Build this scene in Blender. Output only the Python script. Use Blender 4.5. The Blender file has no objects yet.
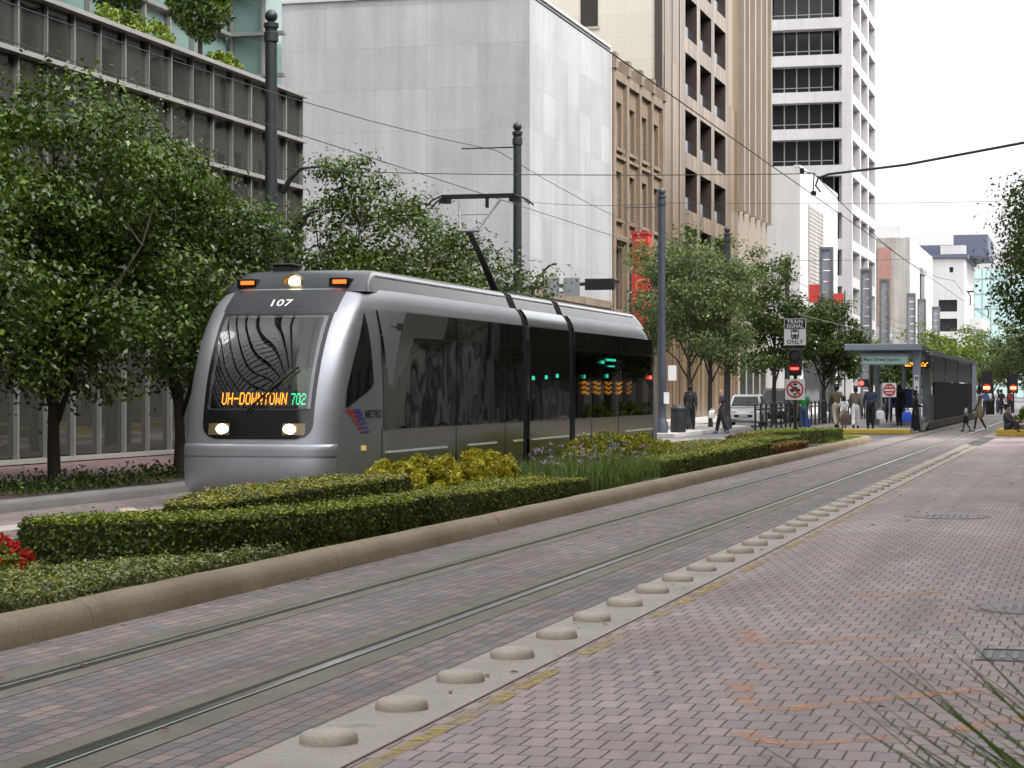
import bpy, bmesh, math, random
import numpy as np
from mathutils import Vector, Matrix
random.seed(7); RNG = np.random.default_rng(7)
S = bpy.context.scene
COL = S.collection
PI = math.pi
R = math.radians

# ------------------------------------------------------------------ materials
def new_mat(name):
    m = bpy.data.materials.new(name); m.use_nodes = True
    nt = m.node_tree; b = nt.nodes['Principled BSDF']
    return m, nt, b
def N(nt, t, **kw):
    n = nt.nodes.new('ShaderNode' + t)
    for k, v in kw.items():
        if k.startswith('i_'): n.inputs[k[2:]].default_value = v
        else: setattr(n, k, v)
    return n
def L(nt, a, b): nt.links.new(a, b)
def c4(c): return (c[0], c[1], c[2], 1.0)
def mixc(nt, fac, a, b, mode='MIX'):
    n = nt.nodes.new('ShaderNodeMix'); n.data_type = 'RGBA'; n.blend_type = mode
    for sock, v in ((n.inputs[0], fac), (n.inputs[6], a), (n.inputs[7], b)):
        if isinstance(v, (int, float)): sock.default_value = v
        elif isinstance(v, tuple): sock.default_value = c4(v)
        else: L(nt, v, sock)
    return n.outputs[2]
def ramp(nt, fac, stops, interp='LINEAR'):
    n = nt.nodes.new('ShaderNodeValToRGB'); n.color_ramp.interpolation = interp
    e = n.color_ramp.elements
    while len(e) < len(stops): e.new(0.5)
    for i, (p, c) in enumerate(stops):
        e[i].position = p; e[i].color = c4(c) if isinstance(c, tuple) else (c, c, c, 1)
    L(nt, fac, n.inputs[0]); return n.outputs[0]
def objco(nt): return N(nt, 'TexCoord').outputs['Object']
def noise(nt, co, scale, detail=5, rough=0.6, out='Fac'):
    n = N(nt, 'TexNoise', i_Scale=scale, i_Detail=detail, i_Roughness=rough); L(nt, co, n.inputs['Vector']); return n.outputs[out]
def bump(nt, b, h, strength=0.3, dist=0.01):
    n = N(nt, 'Bump', i_Strength=strength, i_Distance=dist); L(nt, h, n.inputs['Height']); L(nt, n.outputs[0], b.inputs['Normal'])
def plain(name, c, rough=0.5, metal=0.0, spec=0.5, coat=0.0):
    m, nt, b = new_mat(name)
    b.inputs['Base Color'].default_value = c4(c); b.inputs['Roughness'].default_value = rough
    b.inputs['Metallic'].default_value = metal; b.inputs['Specular IOR Level'].default_value = spec
    if coat: b.inputs['Coat Weight'].default_value = coat; b.inputs['Coat Roughness'].default_value = 0.05
    return m
def mottled(name, c1, c2, scale=2.0, rough=0.7, fine=30.0, fineamt=0.25, bmp=0.2, metal=0.0, streak=0.0, dirt=None):
    """Two colours mixed by broad noise, fine grain over it, optional vertical run-off streaks."""
    m, nt, b = new_mat(name); co = objco(nt)
    f = ramp(nt, noise(nt, co, scale), [(0.3, 0.0), (0.7, 1.0)])
    c = mixc(nt, f, c1, c2)
    g = ramp(nt, noise(nt, co, fine, 3), [(0.3, 1.0 - fineamt), (0.75, 1.0)])
    c = mixc(nt, 1.0, c, g, 'MULTIPLY')
    if streak:
        mp = N(nt, 'Mapping'); mp.inputs['Scale'].default_value = (1.6, 1.6, 0.06); L(nt, co, mp.inputs[0])
        s = ramp(nt, noise(nt, mp.outputs[0], 1.0, 6, 0.65), [(0.42, 1.0 - streak), (0.62, 1.0)])
        c = mixc(nt, 1.0, c, s, 'MULTIPLY')
    if dirt:
        d = ramp(nt, noise(nt, co, dirt[0], 6, 0.7), [(dirt[1], 0.0), (dirt[1] + 0.12, 1.0)])
        c = mixc(nt, d, c, dirt[2])
    L(nt, c, b.inputs['Base Color']); b.inputs['Roughness'].default_value = rough; b.inputs['Metallic'].default_value = metal
    if bmp: bump(nt, b, noise(nt, co, fine, 4), bmp, 0.01)
    return m
def emit(name, c, s):
    m, nt, b = new_mat(name); b.inputs['Base Color'].default_value = c4((0.02, 0.02, 0.02))
    b.inputs['Emission Color'].default_value = c4(c); b.inputs['Emission Strength'].default_value = s; return m
def glass_dark(name, c=(0.015, 0.018, 0.02), rough=0.03, wob=0.02, wscale=0.8, spec=0.6):
    m, nt, b = new_mat(name); b.inputs['Base Color'].default_value = c4(c)
    b.inputs['Roughness'].default_value = rough; b.inputs['Specular IOR Level'].default_value = spec
    if wob: bump(nt, b, noise(nt, objco(nt), wscale, 1, 0.3), wob, 1.0)
    return m
def leafmat(name, stops, rough=0.45, trans=0.25, spec=0.3, clump=1.6):
    """Leaf colour picked per leaf (each leaf is its own mesh island)."""
    m, nt, b = new_mat(name)
    g = N(nt, 'NewGeometry')
    c = ramp(nt, g.outputs['Random Per Island'], stops)
    c = mixc(nt, 1.0, c, ramp(nt, noise(nt, objco(nt), clump, 3, 0.6), [(0.32, (0.72, 0.74, 0.7)), (0.5, (1.0, 1.0, 1.0)), (0.7, (1.45, 1.36, 1.1))]), 'MULTIPLY')
    L(nt, c, b.inputs['Base Color']); b.inputs['Roughness'].default_value = rough
    b.inputs['Specular IOR Level'].default_value = spec
    t = N(nt, 'BsdfTranslucent'); L(nt, mixc(nt, 1.0, c, (1.0, 1.0, 0.5), 'MULTIPLY'), t.inputs[0])
    mx = N(nt, 'MixShader'); mx.inputs[0].default_value = trans
    L(nt, b.outputs[0], mx.inputs[1]); L(nt, t.outputs[0], mx.inputs[2])
    L(nt, mx.outputs[0], nt.nodes['Material Output'].inputs[0])
    return m
def pavers(name, bw, rh, along_y, stops, mortar, mortar_c, stain=(0.3, 0.2, 0.17), stain_at=0.58, mottle=0.35):
    m, nt, b = new_mat(name); co = objco(nt)
    mp = N(nt, 'Mapping'); L(nt, co, mp.inputs[0])
    if along_y: mp.inputs['Rotation'].default_value = (0, 0, R(90))
    # small wander so that courses are not ruler straight
    wn = noise(nt, co, 1.3, 2, 0.5, 'Color')
    wv = N(nt, 'VectorMath', operation='MULTIPLY_ADD'); L(nt, wn, wv.inputs[0]); wv.inputs[1].default_value = (0.028, 0.028, 0); L(nt, mp.outputs[0], wv.inputs[2])
    br = N(nt, 'TexBrick', i_Scale=1.0); br.offset = 0.5
    br.inputs['Color1'].default_value = (0, 0, 0, 1); br.inputs['Color2'].default_value = (1, 1, 1, 1); br.inputs['Mortar'].default_value = (0.5, 0.5, 0.5, 1)
    br.inputs['Mortar Size'].default_value = mortar; br.inputs['Mortar Smooth'].default_value = 0.25
    br.inputs['Brick Width'].default_value = bw; br.inputs['Row Height'].default_value = rh
    L(nt, wv.outputs[0], br.inputs['Vector'])
    c = ramp(nt, br.outputs['Color'], stops)
    st = ramp(nt, noise(nt, co, 0.55, 4, 0.55), [(stain_at - 0.1, 0.0), (stain_at + 0.1, 1.0)])
    sm = N(nt, 'Math', operation='MULTIPLY'); L(nt, st, sm.inputs[0]); sm.inputs[1].default_value = 0.5
    c = mixc(nt, sm.outputs[0], c, stain)
    g = ramp(nt, noise(nt, co, 0.25, 6, 0.65), [(0.3, 1.0 - mottle), (0.7, 1.08)])
    c = mixc(nt, 1.0, c, g, 'MULTIPLY')
    mt = N(nt, 'Mapping'); mt.inputs['Scale'].default_value = (1.5, 0.05, 1.0); L(nt, co, mt.inputs[0])
    c = mixc(nt, 1.0, c, ramp(nt, noise(nt, mt.outputs[0], 1.3, 5, 0.65), [(0.36, 0.78), (0.58, 1.02)]), 'MULTIPLY')
    sp = ramp(nt, noise(nt, co, 2.6, 3, 0.6), [(0.66, 1.0), (0.74, 0.72)]); c = mixc(nt, 1.0, c, sp, 'MULTIPLY')
    g2 = ramp(nt, noise(nt, co, 45, 4, 0.7), [(0.25, 0.78), (0.75, 1.1)])
    c = mixc(nt, 1.0, c, g2, 'MULTIPLY')
    c = mixc(nt, br.outputs['Fac'], c, mortar_c)
    L(nt, c, b.inputs['Base Color']); b.inputs['Roughness'].default_value = 0.72
    inv = N(nt, 'Math', operation='SUBTRACT'); inv.inputs[0].default_value = 1.0; L(nt, br.outputs['Fac'], inv.inputs[1])
    ad = N(nt, 'Math', operation='MULTIPLY_ADD'); L(nt, noise(nt, co, 60, 3), ad.inputs[0]); ad.inputs[1].default_value = 0.25; L(nt, inv.outputs[0], ad.inputs[2])
    bump(nt, b, ad.outputs[0], 0.5, 0.006)
    return m
def panelled(name, c1, c2, w, h, seam, seam_c, rough=0.6, metal=0.0, offset=0.0, streak=0.25, spread=0.5, fine=8):
    """Cladding of large slabs: per-slab tone, thin seams, weather streaks. Works on faces along x and along y."""
    m, nt, b = new_mat(name); co = objco(nt)
    sx = N(nt, 'SeparateXYZ'); L(nt, co, sx.inputs[0])
    ad = N(nt, 'Math', operation='ADD'); L(nt, sx.outputs[0], ad.inputs[0]); L(nt, sx.outputs[1], ad.inputs[1])
    cx = N(nt, 'CombineXYZ'); L(nt, ad.outputs[0], cx.inputs[0]); L(nt, sx.outputs[2], cx.inputs[1])
    br = N(nt, 'TexBrick', i_Scale=1.0); br.offset = offset
    br.inputs['Color1'].default_value = (0, 0, 0, 1); br.inputs['Color2'].default_value = (1, 1, 1, 1)
    br.inputs['Mortar'].default_value = (0.5, 0.5, 0.5, 1)
    br.inputs['Mortar Size'].default_value = seam; br.inputs['Brick Width'].default_value = w; br.inputs['Row Height'].default_value = h
    L(nt, cx.outputs[0], br.inputs['Vector'])
    f = mixc(nt, 1.0 - spread, br.outputs['Color'], ramp(nt, noise(nt, co, 0.35), [(0.3, 0.0), (0.7, 1.0)]))
    c = mixc(nt, f, c1, c2)
    mp = N(nt, 'Mapping'); mp.inputs['Scale'].default_value = (1.0, 1.0, 0.08); L(nt, co, mp.inputs[0])
    s = ramp(nt, noise(nt, mp.outputs[0], 1.2, 7, 0.7), [(0.35, 1.0 - streak), (0.65, 1.0)])
    c = mixc(nt, 1.0, c, s, 'MULTIPLY')
    g = ramp(nt, noise(nt, co, fine, 4, 0.7), [(0.3, 0.9), (0.7, 1.03)])
    c = mixc(nt, 1.0, c, g, 'MULTIPLY')
    c = mixc(nt, br.outputs['Fac'], c, seam_c)
    L(nt, c, b.inputs['Base Color']); b.inputs['Roughness'].default_value = rough; b.inputs['Metallic'].default_value = metal
    return m

M = {}
M['track_pavers'] = pavers('track_pavers', 0.22, 0.102, True,
    [(0.0, (0.215, 0.193, 0.19)), (0.5, (0.275, 0.24, 0.233)), (0.78, (0.32, 0.265, 0.248)), (0.88, (0.36, 0.28, 0.245)), (1.0, (0.42, 0.295, 0.25))], 0.006, (0.05, 0.045, 0.045), (0.3, 0.185, 0.17), 0.6)
M['lane_pavers'] = pavers('lane_pavers', 0.128, 0.262, False,
    [(0.0, (0.39, 0.335, 0.335)), (0.3, (0.45, 0.37, 0.36)), (0.7, (0.50, 0.40, 0.378)), (1.0, (0.55, 0.44, 0.41))], 0.0068, (0.085, 0.066, 0.065), (0.44, 0.31, 0.285), 0.52, 0.28)
M['walk_brick'] = pavers('walk_brick', 0.22, 0.11, False,
    [(0.0, (0.07, 0.035, 0.03)), (0.5, (0.10, 0.052, 0.045)), (1.0, (0.14, 0.08, 0.07))], 0.006, (0.08, 0.07, 0.07), (0.12, 0.07, 0.06), 0.6)
M['asphalt'] = mottled('asphalt', (0.09, 0.088, 0.088), (0.14, 0.135, 0.132), 0.3, 0.85, 60, 0.35, 0.4)
M['pale_paving'] = panelled('pale_paving', (0.42, 0.40, 0.39), (0.5, 0.48, 0.46), 1.5, 1.5, 0.01, (0.25, 0.24, 0.23))
M['concrete'] = mottled('concrete', (0.44, 0.40, 0.34), (0.55, 0.505, 0.445), 1.2, 0.8, 40, 0.25, 0.35, dirt=(1.5, 0.62, (0.24, 0.21, 0.175)))
M['rail_concrete'] = mottled('rail_concrete', (0.195, 0.175, 0.135), (0.265, 0.24, 0.19), 1.5, 0.8, 50, 0.3, 0.3, dirt=(0.8, 0.6, (0.12, 0.105, 0.085)))
M['kerb'] = mottled('kerb', (0.26, 0.20, 0.12), (0.37, 0.305, 0.205), 1.1, 0.78, 35, 0.3, 0.35, dirt=(1.4, 0.6, (0.12, 0.10, 0.07)))
M['kerb_grey'] = mottled('kerb_grey', (0.17, 0.165, 0.16), (0.24, 0.235, 0.225), 1.1, 0.8, 35, 0.25, 0.3)
M['button'] = mottled('button', (0.54, 0.48, 0.40), (0.64, 0.585, 0.50), 5, 0.75, 60, 0.22, 0.25, dirt=(7, 0.66, (0.3, 0.26, 0.21)))
M['soil'] = mottled('soil', (0.045, 0.032, 0.022), (0.08, 0.058, 0.04), 4, 0.95, 60, 0.5, 0.8)
M['steel'] = mottled('steel', (0.50, 0.50, 0.52), (0.62, 0.62, 0.64), 3, 0.22, 50, 0.15, 0.05, metal=1.0)
M['rust'] = mottled('rust', (0.035, 0.028, 0.022), (0.06, 0.045, 0.032), 4, 0.85, 50, 0.3, 0.2)
M['black'] = plain('black', (0.012, 0.012, 0.013), 0.5)
M['pole'] = mottled('pole', (0.022, 0.028, 0.03), (0.035, 0.042, 0.045), 1.5, 0.5, 30, 0.3, 0.1)
M['pole_blue'] = mottled('pole_blue', (0.034, 0.042, 0.056), (0.05, 0.06, 0.078), 1.5, 0.5, 30, 0.3, 0.1)
M['iron'] = plain('iron', (0.012, 0.013, 0.014), 0.55)
M['white_paint'] = mottled('white_paint', (0.66, 0.66, 0.66), (0.78, 0.78, 0.77), 3, 0.5, 30, 0.12, 0)
M['sign_white'] = plain('sign_white', (0.7, 0.7, 0.72), 0.5)
M['sign_red'] = plain('sign_red', (0.45, 0.02, 0.025), 0.5)
M['sign_black'] = plain('sign_black', (0.015, 0.015, 0.016), 0.5)
M['alu'] = mottled('alu', (0.33, 0.322, 0.30), (0.40, 0.39, 0.365), 2, 0.4, 20, 0.15, 0, metal=0.4)
M['alu_light'] = plain('alu_light', (0.2, 0.197, 0.187), 0.4, 0.3)
def worn_paint(name, c, lo, hi, sc=9.0):
    m, nt, b = new_mat(name); co = objco(nt)
    b.inputs['Base Color'].default_value = c4(c); b.inputs['Roughness'].default_value = 0.7
    a = ramp(nt, noise(nt, co, sc, 6, 0.7), [(lo, 0.0), (hi, 1.0)])
    a2 = ramp(nt, noise(nt, co, 1.1, 3, 0.5), [(0.38, 0.25), (0.6, 1.0)])
    mu = N(nt, 'Math', operation='MULTIPLY'); L(nt, a, mu.inputs[0]); L(nt, a2, mu.inputs[1])
    L(nt, mu.outputs[0], b.inputs['Alpha']); return m
M['yellow_worn'] = worn_paint('yellow_worn', (0.54, 0.39, 0.09), 0.36, 0.6)
M['orange_worn'] = worn_paint('orange_worn', (0.9, 0.42, 0.2), 0.36, 0.72, 11)
M['white_worn'] = worn_paint('white_worn', (0.5, 0.46, 0.40), 0.40, 0.62)
M['yellow_kerb'] = mottled('yellow_kerb', (0.5, 0.34, 0.03), (0.58, 0.42, 0.06), 3, 0.7, 30, 0.25, 0.1, dirt=(4, 0.62, (0.3, 0.25, 0.14)))
# tram
M['silver'] = mottled('silver', (0.36, 0.37, 0.40), (0.40, 0.41, 0.44), 0.7, 0.42, 6, 0.03, 0, metal=0.65)
M['silver_dark'] = mottled('silver_dark', (0.05, 0.05, 0.057), (0.065, 0.065, 0.073), 0.7, 0.28, 6, 0.04, 0, metal=0.5)
M['silver_side'] = mottled('silver_side', (0.30, 0.31, 0.32), (0.35, 0.36, 0.36), 0.5, 0.2, 6, 0.04, 0, metal=0.85)
M['tram_glass'] = glass_dark('tram_glass', (0.012, 0.013, 0.013), 0.03, 0.008, 1.6, 0.75)
M['tram_mask'] = plain('tram_mask', (0.008, 0.008, 0.009), 0.12)
M['rubber'] = plain('rubber', (0.012, 0.012, 0.012), 0.8)
M['lamp_on'] = emit('lamp_on', (1.0, 0.84, 0.5), 3.0)
M['lamp_ring'] = plain('lamp_ring', (0.5, 0.33, 0.12), 0.25, 0.8)
M['amber_on'] = emit('amber_on', (1.0, 0.16, 0.015), 0.55)
M['red_on'] = emit('red_on', (1.0, 0.03, 0.02), 2.5)
M['led_orange'] = emit('led_orange', (1.0, 0.33, 0.02), 1.1)
M['led_green'] = emit('led_green', (0.03, 1.0, 0.35), 0.7)
M['reflection_cyan'] = emit('reflection_cyan', (0.05, 0.9, 0.6), 0.5)  # glow standing in for cyan reflections on the tram glass
M['logo_red'] = plain('logo_red', (0.35, 0.05, 0.05), 0.4)
M['logo_blue'] = plain('logo_blue', (0.05, 0.07, 0.25), 0.4)
M['white_num'] = plain('white_num', (0.8, 0.8, 0.8), 0.4)
def tinted(name, k=0.5):
    m, nt, b = new_mat(name); b.inputs['Base Color'].default_value = (0.004, 0.005, 0.006, 1); b.inputs['Roughness'].default_value = 0.02
    t = N(nt, 'BsdfTransparent'); t.inputs[0].default_value = (k, k * 1.02, k, 1)
    mx = N(nt, 'MixShader')
    fr = N(nt, 'Fresnel', i_IOR=1.5)
    mr = N(nt, 'MapRange'); L(nt, fr.outputs[0], mr.inputs[0]); mr.inputs[3].default_value = 0.05; mr.inputs[4].default_value = 1.0
    g = N(nt, 'BsdfGlossy'); g.inputs['Roughness'].default_value = 0.015
    L(nt, mr.outputs[0], mx.inputs[0]); L(nt, t.outputs[0], mx.inputs[1]); L(nt, g.outputs[0], mx.inputs[2])
    L(nt, mx.outputs[0], nt.nodes['Material Output'].inputs[0]); return m
M['windshield'] = tinted('windshield', 0.7)
M['side_tint'] = tinted('side_tint', 0.5)
# buildings
M['cw_glass'] = glass_dark('cw_glass', (0.032, 0.032, 0.029), 0.02, 0.004, 0.9, 0.9)
M['green_glass'] = glass_dark('green_glass', (0.13, 0.2, 0.19), 0.04, 0.003, 0.5, 0.8)
M['grey_glass'] = glass_dark('grey_glass', (0.04, 0.05, 0.055), 0.05, 0.002, 0.5, 0.6)
M['marble'] = panelled('marble', (0.31, 0.305, 0.318), (0.44, 0.435, 0.448), 2.2, 1.75, 0.012, (0.27, 0.267, 0.28), 0.65, streak=0.2, spread=0.5)
M['cream'] = panelled('cream', (0.46, 0.435, 0.375), (0.52, 0.49, 0.43), 30, 1.2, 0.02, (0.41, 0.38, 0.32), 0.7, streak=0.08)
M['tan_brick'] = panelled('tan_brick', (0.165, 0.112, 0.066), (0.22, 0.152, 0.095), 0.45, 0.16, 0.012, (0.2, 0.15, 0.11), 0.8, offset=0.5, streak=0.25)
M['tan_stone'] = mottled('tan_stone', (0.20, 0.148, 0.10), (0.265, 0.205, 0.145), 0.8, 0.8, 12, 0.2, 0.2, streak=0.25)
def striped(name):
    m, nt, b = new_mat(name); co = objco(nt)
    sx = N(nt, 'SeparateXYZ'); L(nt, co, sx.inputs[0])
    cx = N(nt, 'CombineXYZ'); L(nt, sx.outputs[1], cx.inputs[0]); L(nt, sx.outputs[2], cx.inputs[1])
    br = N(nt, 'TexBrick', i_Scale=1.0); br.offset = 0.5
    br.inputs['Color1'].default_value = (0, 0, 0, 1); br.inputs['Color2'].default_value = (1, 1, 1, 1); br.inputs['Mortar'].default_value = (0, 0, 0, 1)
    br.inputs['Mortar Size'].default_value = 0.02; br.inputs['Brick Width'].default_value = 0.42; br.inputs['Row Height'].default_value = 9.75
    L(nt, cx.outputs[0], br.inputs['Vector'])
    c = ramp(nt, br.outputs['Color'], [(0.0, (0.07, 0.04, 0.018)), (0.5, (0.125, 0.078, 0.04)), (1.0, (0.23, 0.155, 0.088))])
    c = mixc(nt, br.outputs['Fac'], c, (0.07, 0.05, 0.035))
    L(nt, c, b.inputs['Base Color']); b.inputs['Roughness'].default_value = 0.28; b.inputs['Metallic'].default_value = 0.05
    b.inputs['Specular IOR Level'].default_value = 0.25
    mp = N(nt, 'Mapping'); mp.inputs['Scale'].default_value = (1, 2.4, 0.25); L(nt, co, mp.inputs[0])
    bump(nt, b, noise(nt, mp.outputs[0], 1.0, 2, 0.4), 0.12, 0.4)
    return m
M['striped'] = striped('striped')
M['tan_panel'] = panelled('tan_panel', (0.24, 0.2, 0.15), (0.29, 0.245, 0.195), 3.0, 3.3, 0.03, (0.24, 0.2, 0.16), 0.7)
M['slit'] = plain('slit', (0.05, 0.04, 0.035), 0.3)
M['office_glass'] = glass_dark('office_glass', (0.02, 0.022, 0.026), 0.08, 0.01, 0.4, 0.3)
M['office_glass_warm'] = glass_dark('office_glass_warm', (0.04, 0.037, 0.033), 0.08, 0.01, 0.4, 0.3)
M['white_concrete'] = panelled('white_concrete', (0.39, 0.375, 0.38), (0.45, 0.435, 0.435), 3.5, 3.54, 0.02, (0.33, 0.315, 0.315), 0.7, streak=0.12)
M['white_wall'] = mottled('white_wall', (0.45, 0.44, 0.435), (0.51, 0.50, 0.495), 0.3, 0.75, 10, 0.06, 0, streak=0.08)
M['grey_wall'] = mottled('grey_wall', (0.32, 0.305, 0.28), (0.41, 0.39, 0.36), 0.4, 0.8, 6, 0.15, 0, streak=0.25)
M['red_brick'] = mottled('red_brick', (0.30, 0.16, 0.13), (0.38, 0.22, 0.18), 0.6, 0.85, 10, 0.25, 0)
M['navy_roof'] = plain('navy_roof', (0.075, 0.085, 0.13), 0.6)
M['louvre'] = mottled('louvre', (0.16, 0.18, 0.21), (0.2, 0.22, 0.25), 1, 0.45, 20, 0.15, 0, metal=0.4)
M['louvre_pale'] = plain('louvre_pale', (0.34, 0.36, 0.39), 0.5, 0.3)
M['banner'] = mottled('banner', (0.42, 0.025, 0.025), (0.5, 0.04, 0.035), 2, 0.6, 30, 0.1, 0)
M['gold'] = plain('gold', (0.5, 0.25, 0.05), 0.5)
M['canopy'] = mottled('canopy', (0.22, 0.26, 0.31), (0.27, 0.31, 0.36), 1, 0.5, 30, 0.12, 0, metal=0.2)
M['corrug'] = plain('corrug', (0.17, 0.19, 0.21), 0.5, 0.3)
M['station_glass'] = plain('station_glass', (0.36, 0.55, 0.50), 0.15)
M['dark_stone'] = mottled('dark_stone', (0.1, 0.085, 0.07), (0.15, 0.13, 0.11), 1, 0.7, 20, 0.2, 0)
# foliage
M['bark'] = mottled('bark', (0.05, 0.04, 0.032), (0.09, 0.073, 0.058), 5, 0.95, 40, 0.5, 0.8)
M['leaf_oak'] = leafmat('leaf_oak', [(0.0, (0.020, 0.043, 0.005)), (0.5, (0.042, 0.08, 0.008)), (0.92, (0.078, 0.13, 0.013)), (1.0, (0.17, 0.235, 0.04))], 0.4, 0.28, 0.4)
M['leaf_grey'] = leafmat('leaf_grey', [(0.0, (0.065, 0.10, 0.04)), (0.5, (0.105, 0.15, 0.06)), (1.0, (0.17, 0.22, 0.095))], 0.5, 0.35, 0.3)
M['leaf_dark'] = leafmat('leaf_dark', [(0.0, (0.032, 0.058, 0.016)), (0.5, (0.058, 0.098, 0.022)), (1.0, (0.105, 0.155, 0.035))], 0.5, 0.33, 0.3)
M['leaf_light'] = leafmat('leaf_light', [(0.0, (0.07, 0.11, 0.02)), (0.5, (0.12, 0.18, 0.03)), (1.0, (0.2, 0.27, 0.05))], 0.5, 0.35)
M['hedge_green'] = leafmat('hedge_green', [(0.0, (0.06, 0.10, 0.008)), (0.5, (0.15, 0.21, 0.014)), (0.85, (0.25, 0.31, 0.025)), (1.0, (0.36, 0.42, 0.045))], 0.42, 0.2, 0.35)
M['hedge_olive'] = leafmat('hedge_olive', [(0.0, (0.14, 0.145, 0.012)), (0.5, (0.29, 0.28, 0.023)), (1.0, (0.45, 0.41, 0.05))], 0.45, 0.2, 0.3)
M['cover'] = leafmat('cover', [(0.0, (0.05, 0.07, 0.016)), (0.4, (0.14, 0.165, 0.035)), (0.75, (0.25, 0.28, 0.09)), (1.0, (0.45, 0.47, 0.28))], 0.35, 0.2, 0.6)
M['yellow_leaf'] = leafmat('yellow_leaf', [(0.0, (0.16, 0.17, 0.015)), (0.35, (0.38, 0.36, 0.03)), (0.75, (0.58, 0.52, 0.055)), (1.0, (0.7, 0.6, 0.1))], 0.45, 0.3)
M['yellowgreen_leaf'] = leafmat('yellowgreen_leaf', [(0.0, (0.11, 0.135, 0.013)), (0.5, (0.29, 0.31, 0.028)), (1.0, (0.5, 0.46, 0.055))], 0.45, 0.3)
M['blade'] = leafmat('blade', [(0.0, (0.05, 0.10, 0.02)), (0.5, (0.12, 0.20, 0.045)), (1.0, (0.22, 0.29, 0.1))], 0.4, 0.3)
M['blade_dry'] = leafmat('blade_dry', [(0.0, (0.06, 0.13, 0.02)), (0.7, (0.09, 0.17, 0.03)), (0.92, (0.15, 0.2, 0.05)), (1.0, (0.25, 0.22, 0.1))], 0.4, 0.3)
M['petal_red'] = leafmat('petal_red', [(0.0, (0.45, 0.012, 0.01)), (1.0, (0.75, 0.05, 0.03))], 0.5, 0.3)
M['petal_lilac'] = leafmat('petal_lilac', [(0.0, (0.36, 0.28, 0.5)), (1.0, (0.6, 0.5, 0.72))], 0.5, 0.3)
M['petal_rust'] = leafmat('petal_rust', [(0.0, (0.10, 0.03, 0.012)), (0.5, (0.22, 0.06, 0.02)), (1.0, (0.16, 0.13, 0.03))], 0.5, 0.3)
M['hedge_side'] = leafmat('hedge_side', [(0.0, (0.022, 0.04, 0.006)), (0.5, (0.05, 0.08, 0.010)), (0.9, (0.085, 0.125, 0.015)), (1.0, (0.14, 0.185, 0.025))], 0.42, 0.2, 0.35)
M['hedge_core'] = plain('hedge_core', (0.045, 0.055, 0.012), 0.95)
M['skin_dark'] = plain('skin_dark', (0.08, 0.042, 0.026), 0.55)
M['skin_mid'] = plain('skin_mid', (0.3, 0.17, 0.11), 0.55)
M['hair_black'] = plain('hair_black', (0.01, 0.009, 0.008), 0.6)
def cloth(c): 
    k = 'cloth_%03d_%03d_%03d' % tuple(int(v * 255) for v in c)
    if k not in M: M[k] = mottled(k, tuple(v * 0.85 for v in c), c, 6, 0.85, 60, 0.15, 0.1)
    return M[k]

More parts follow.
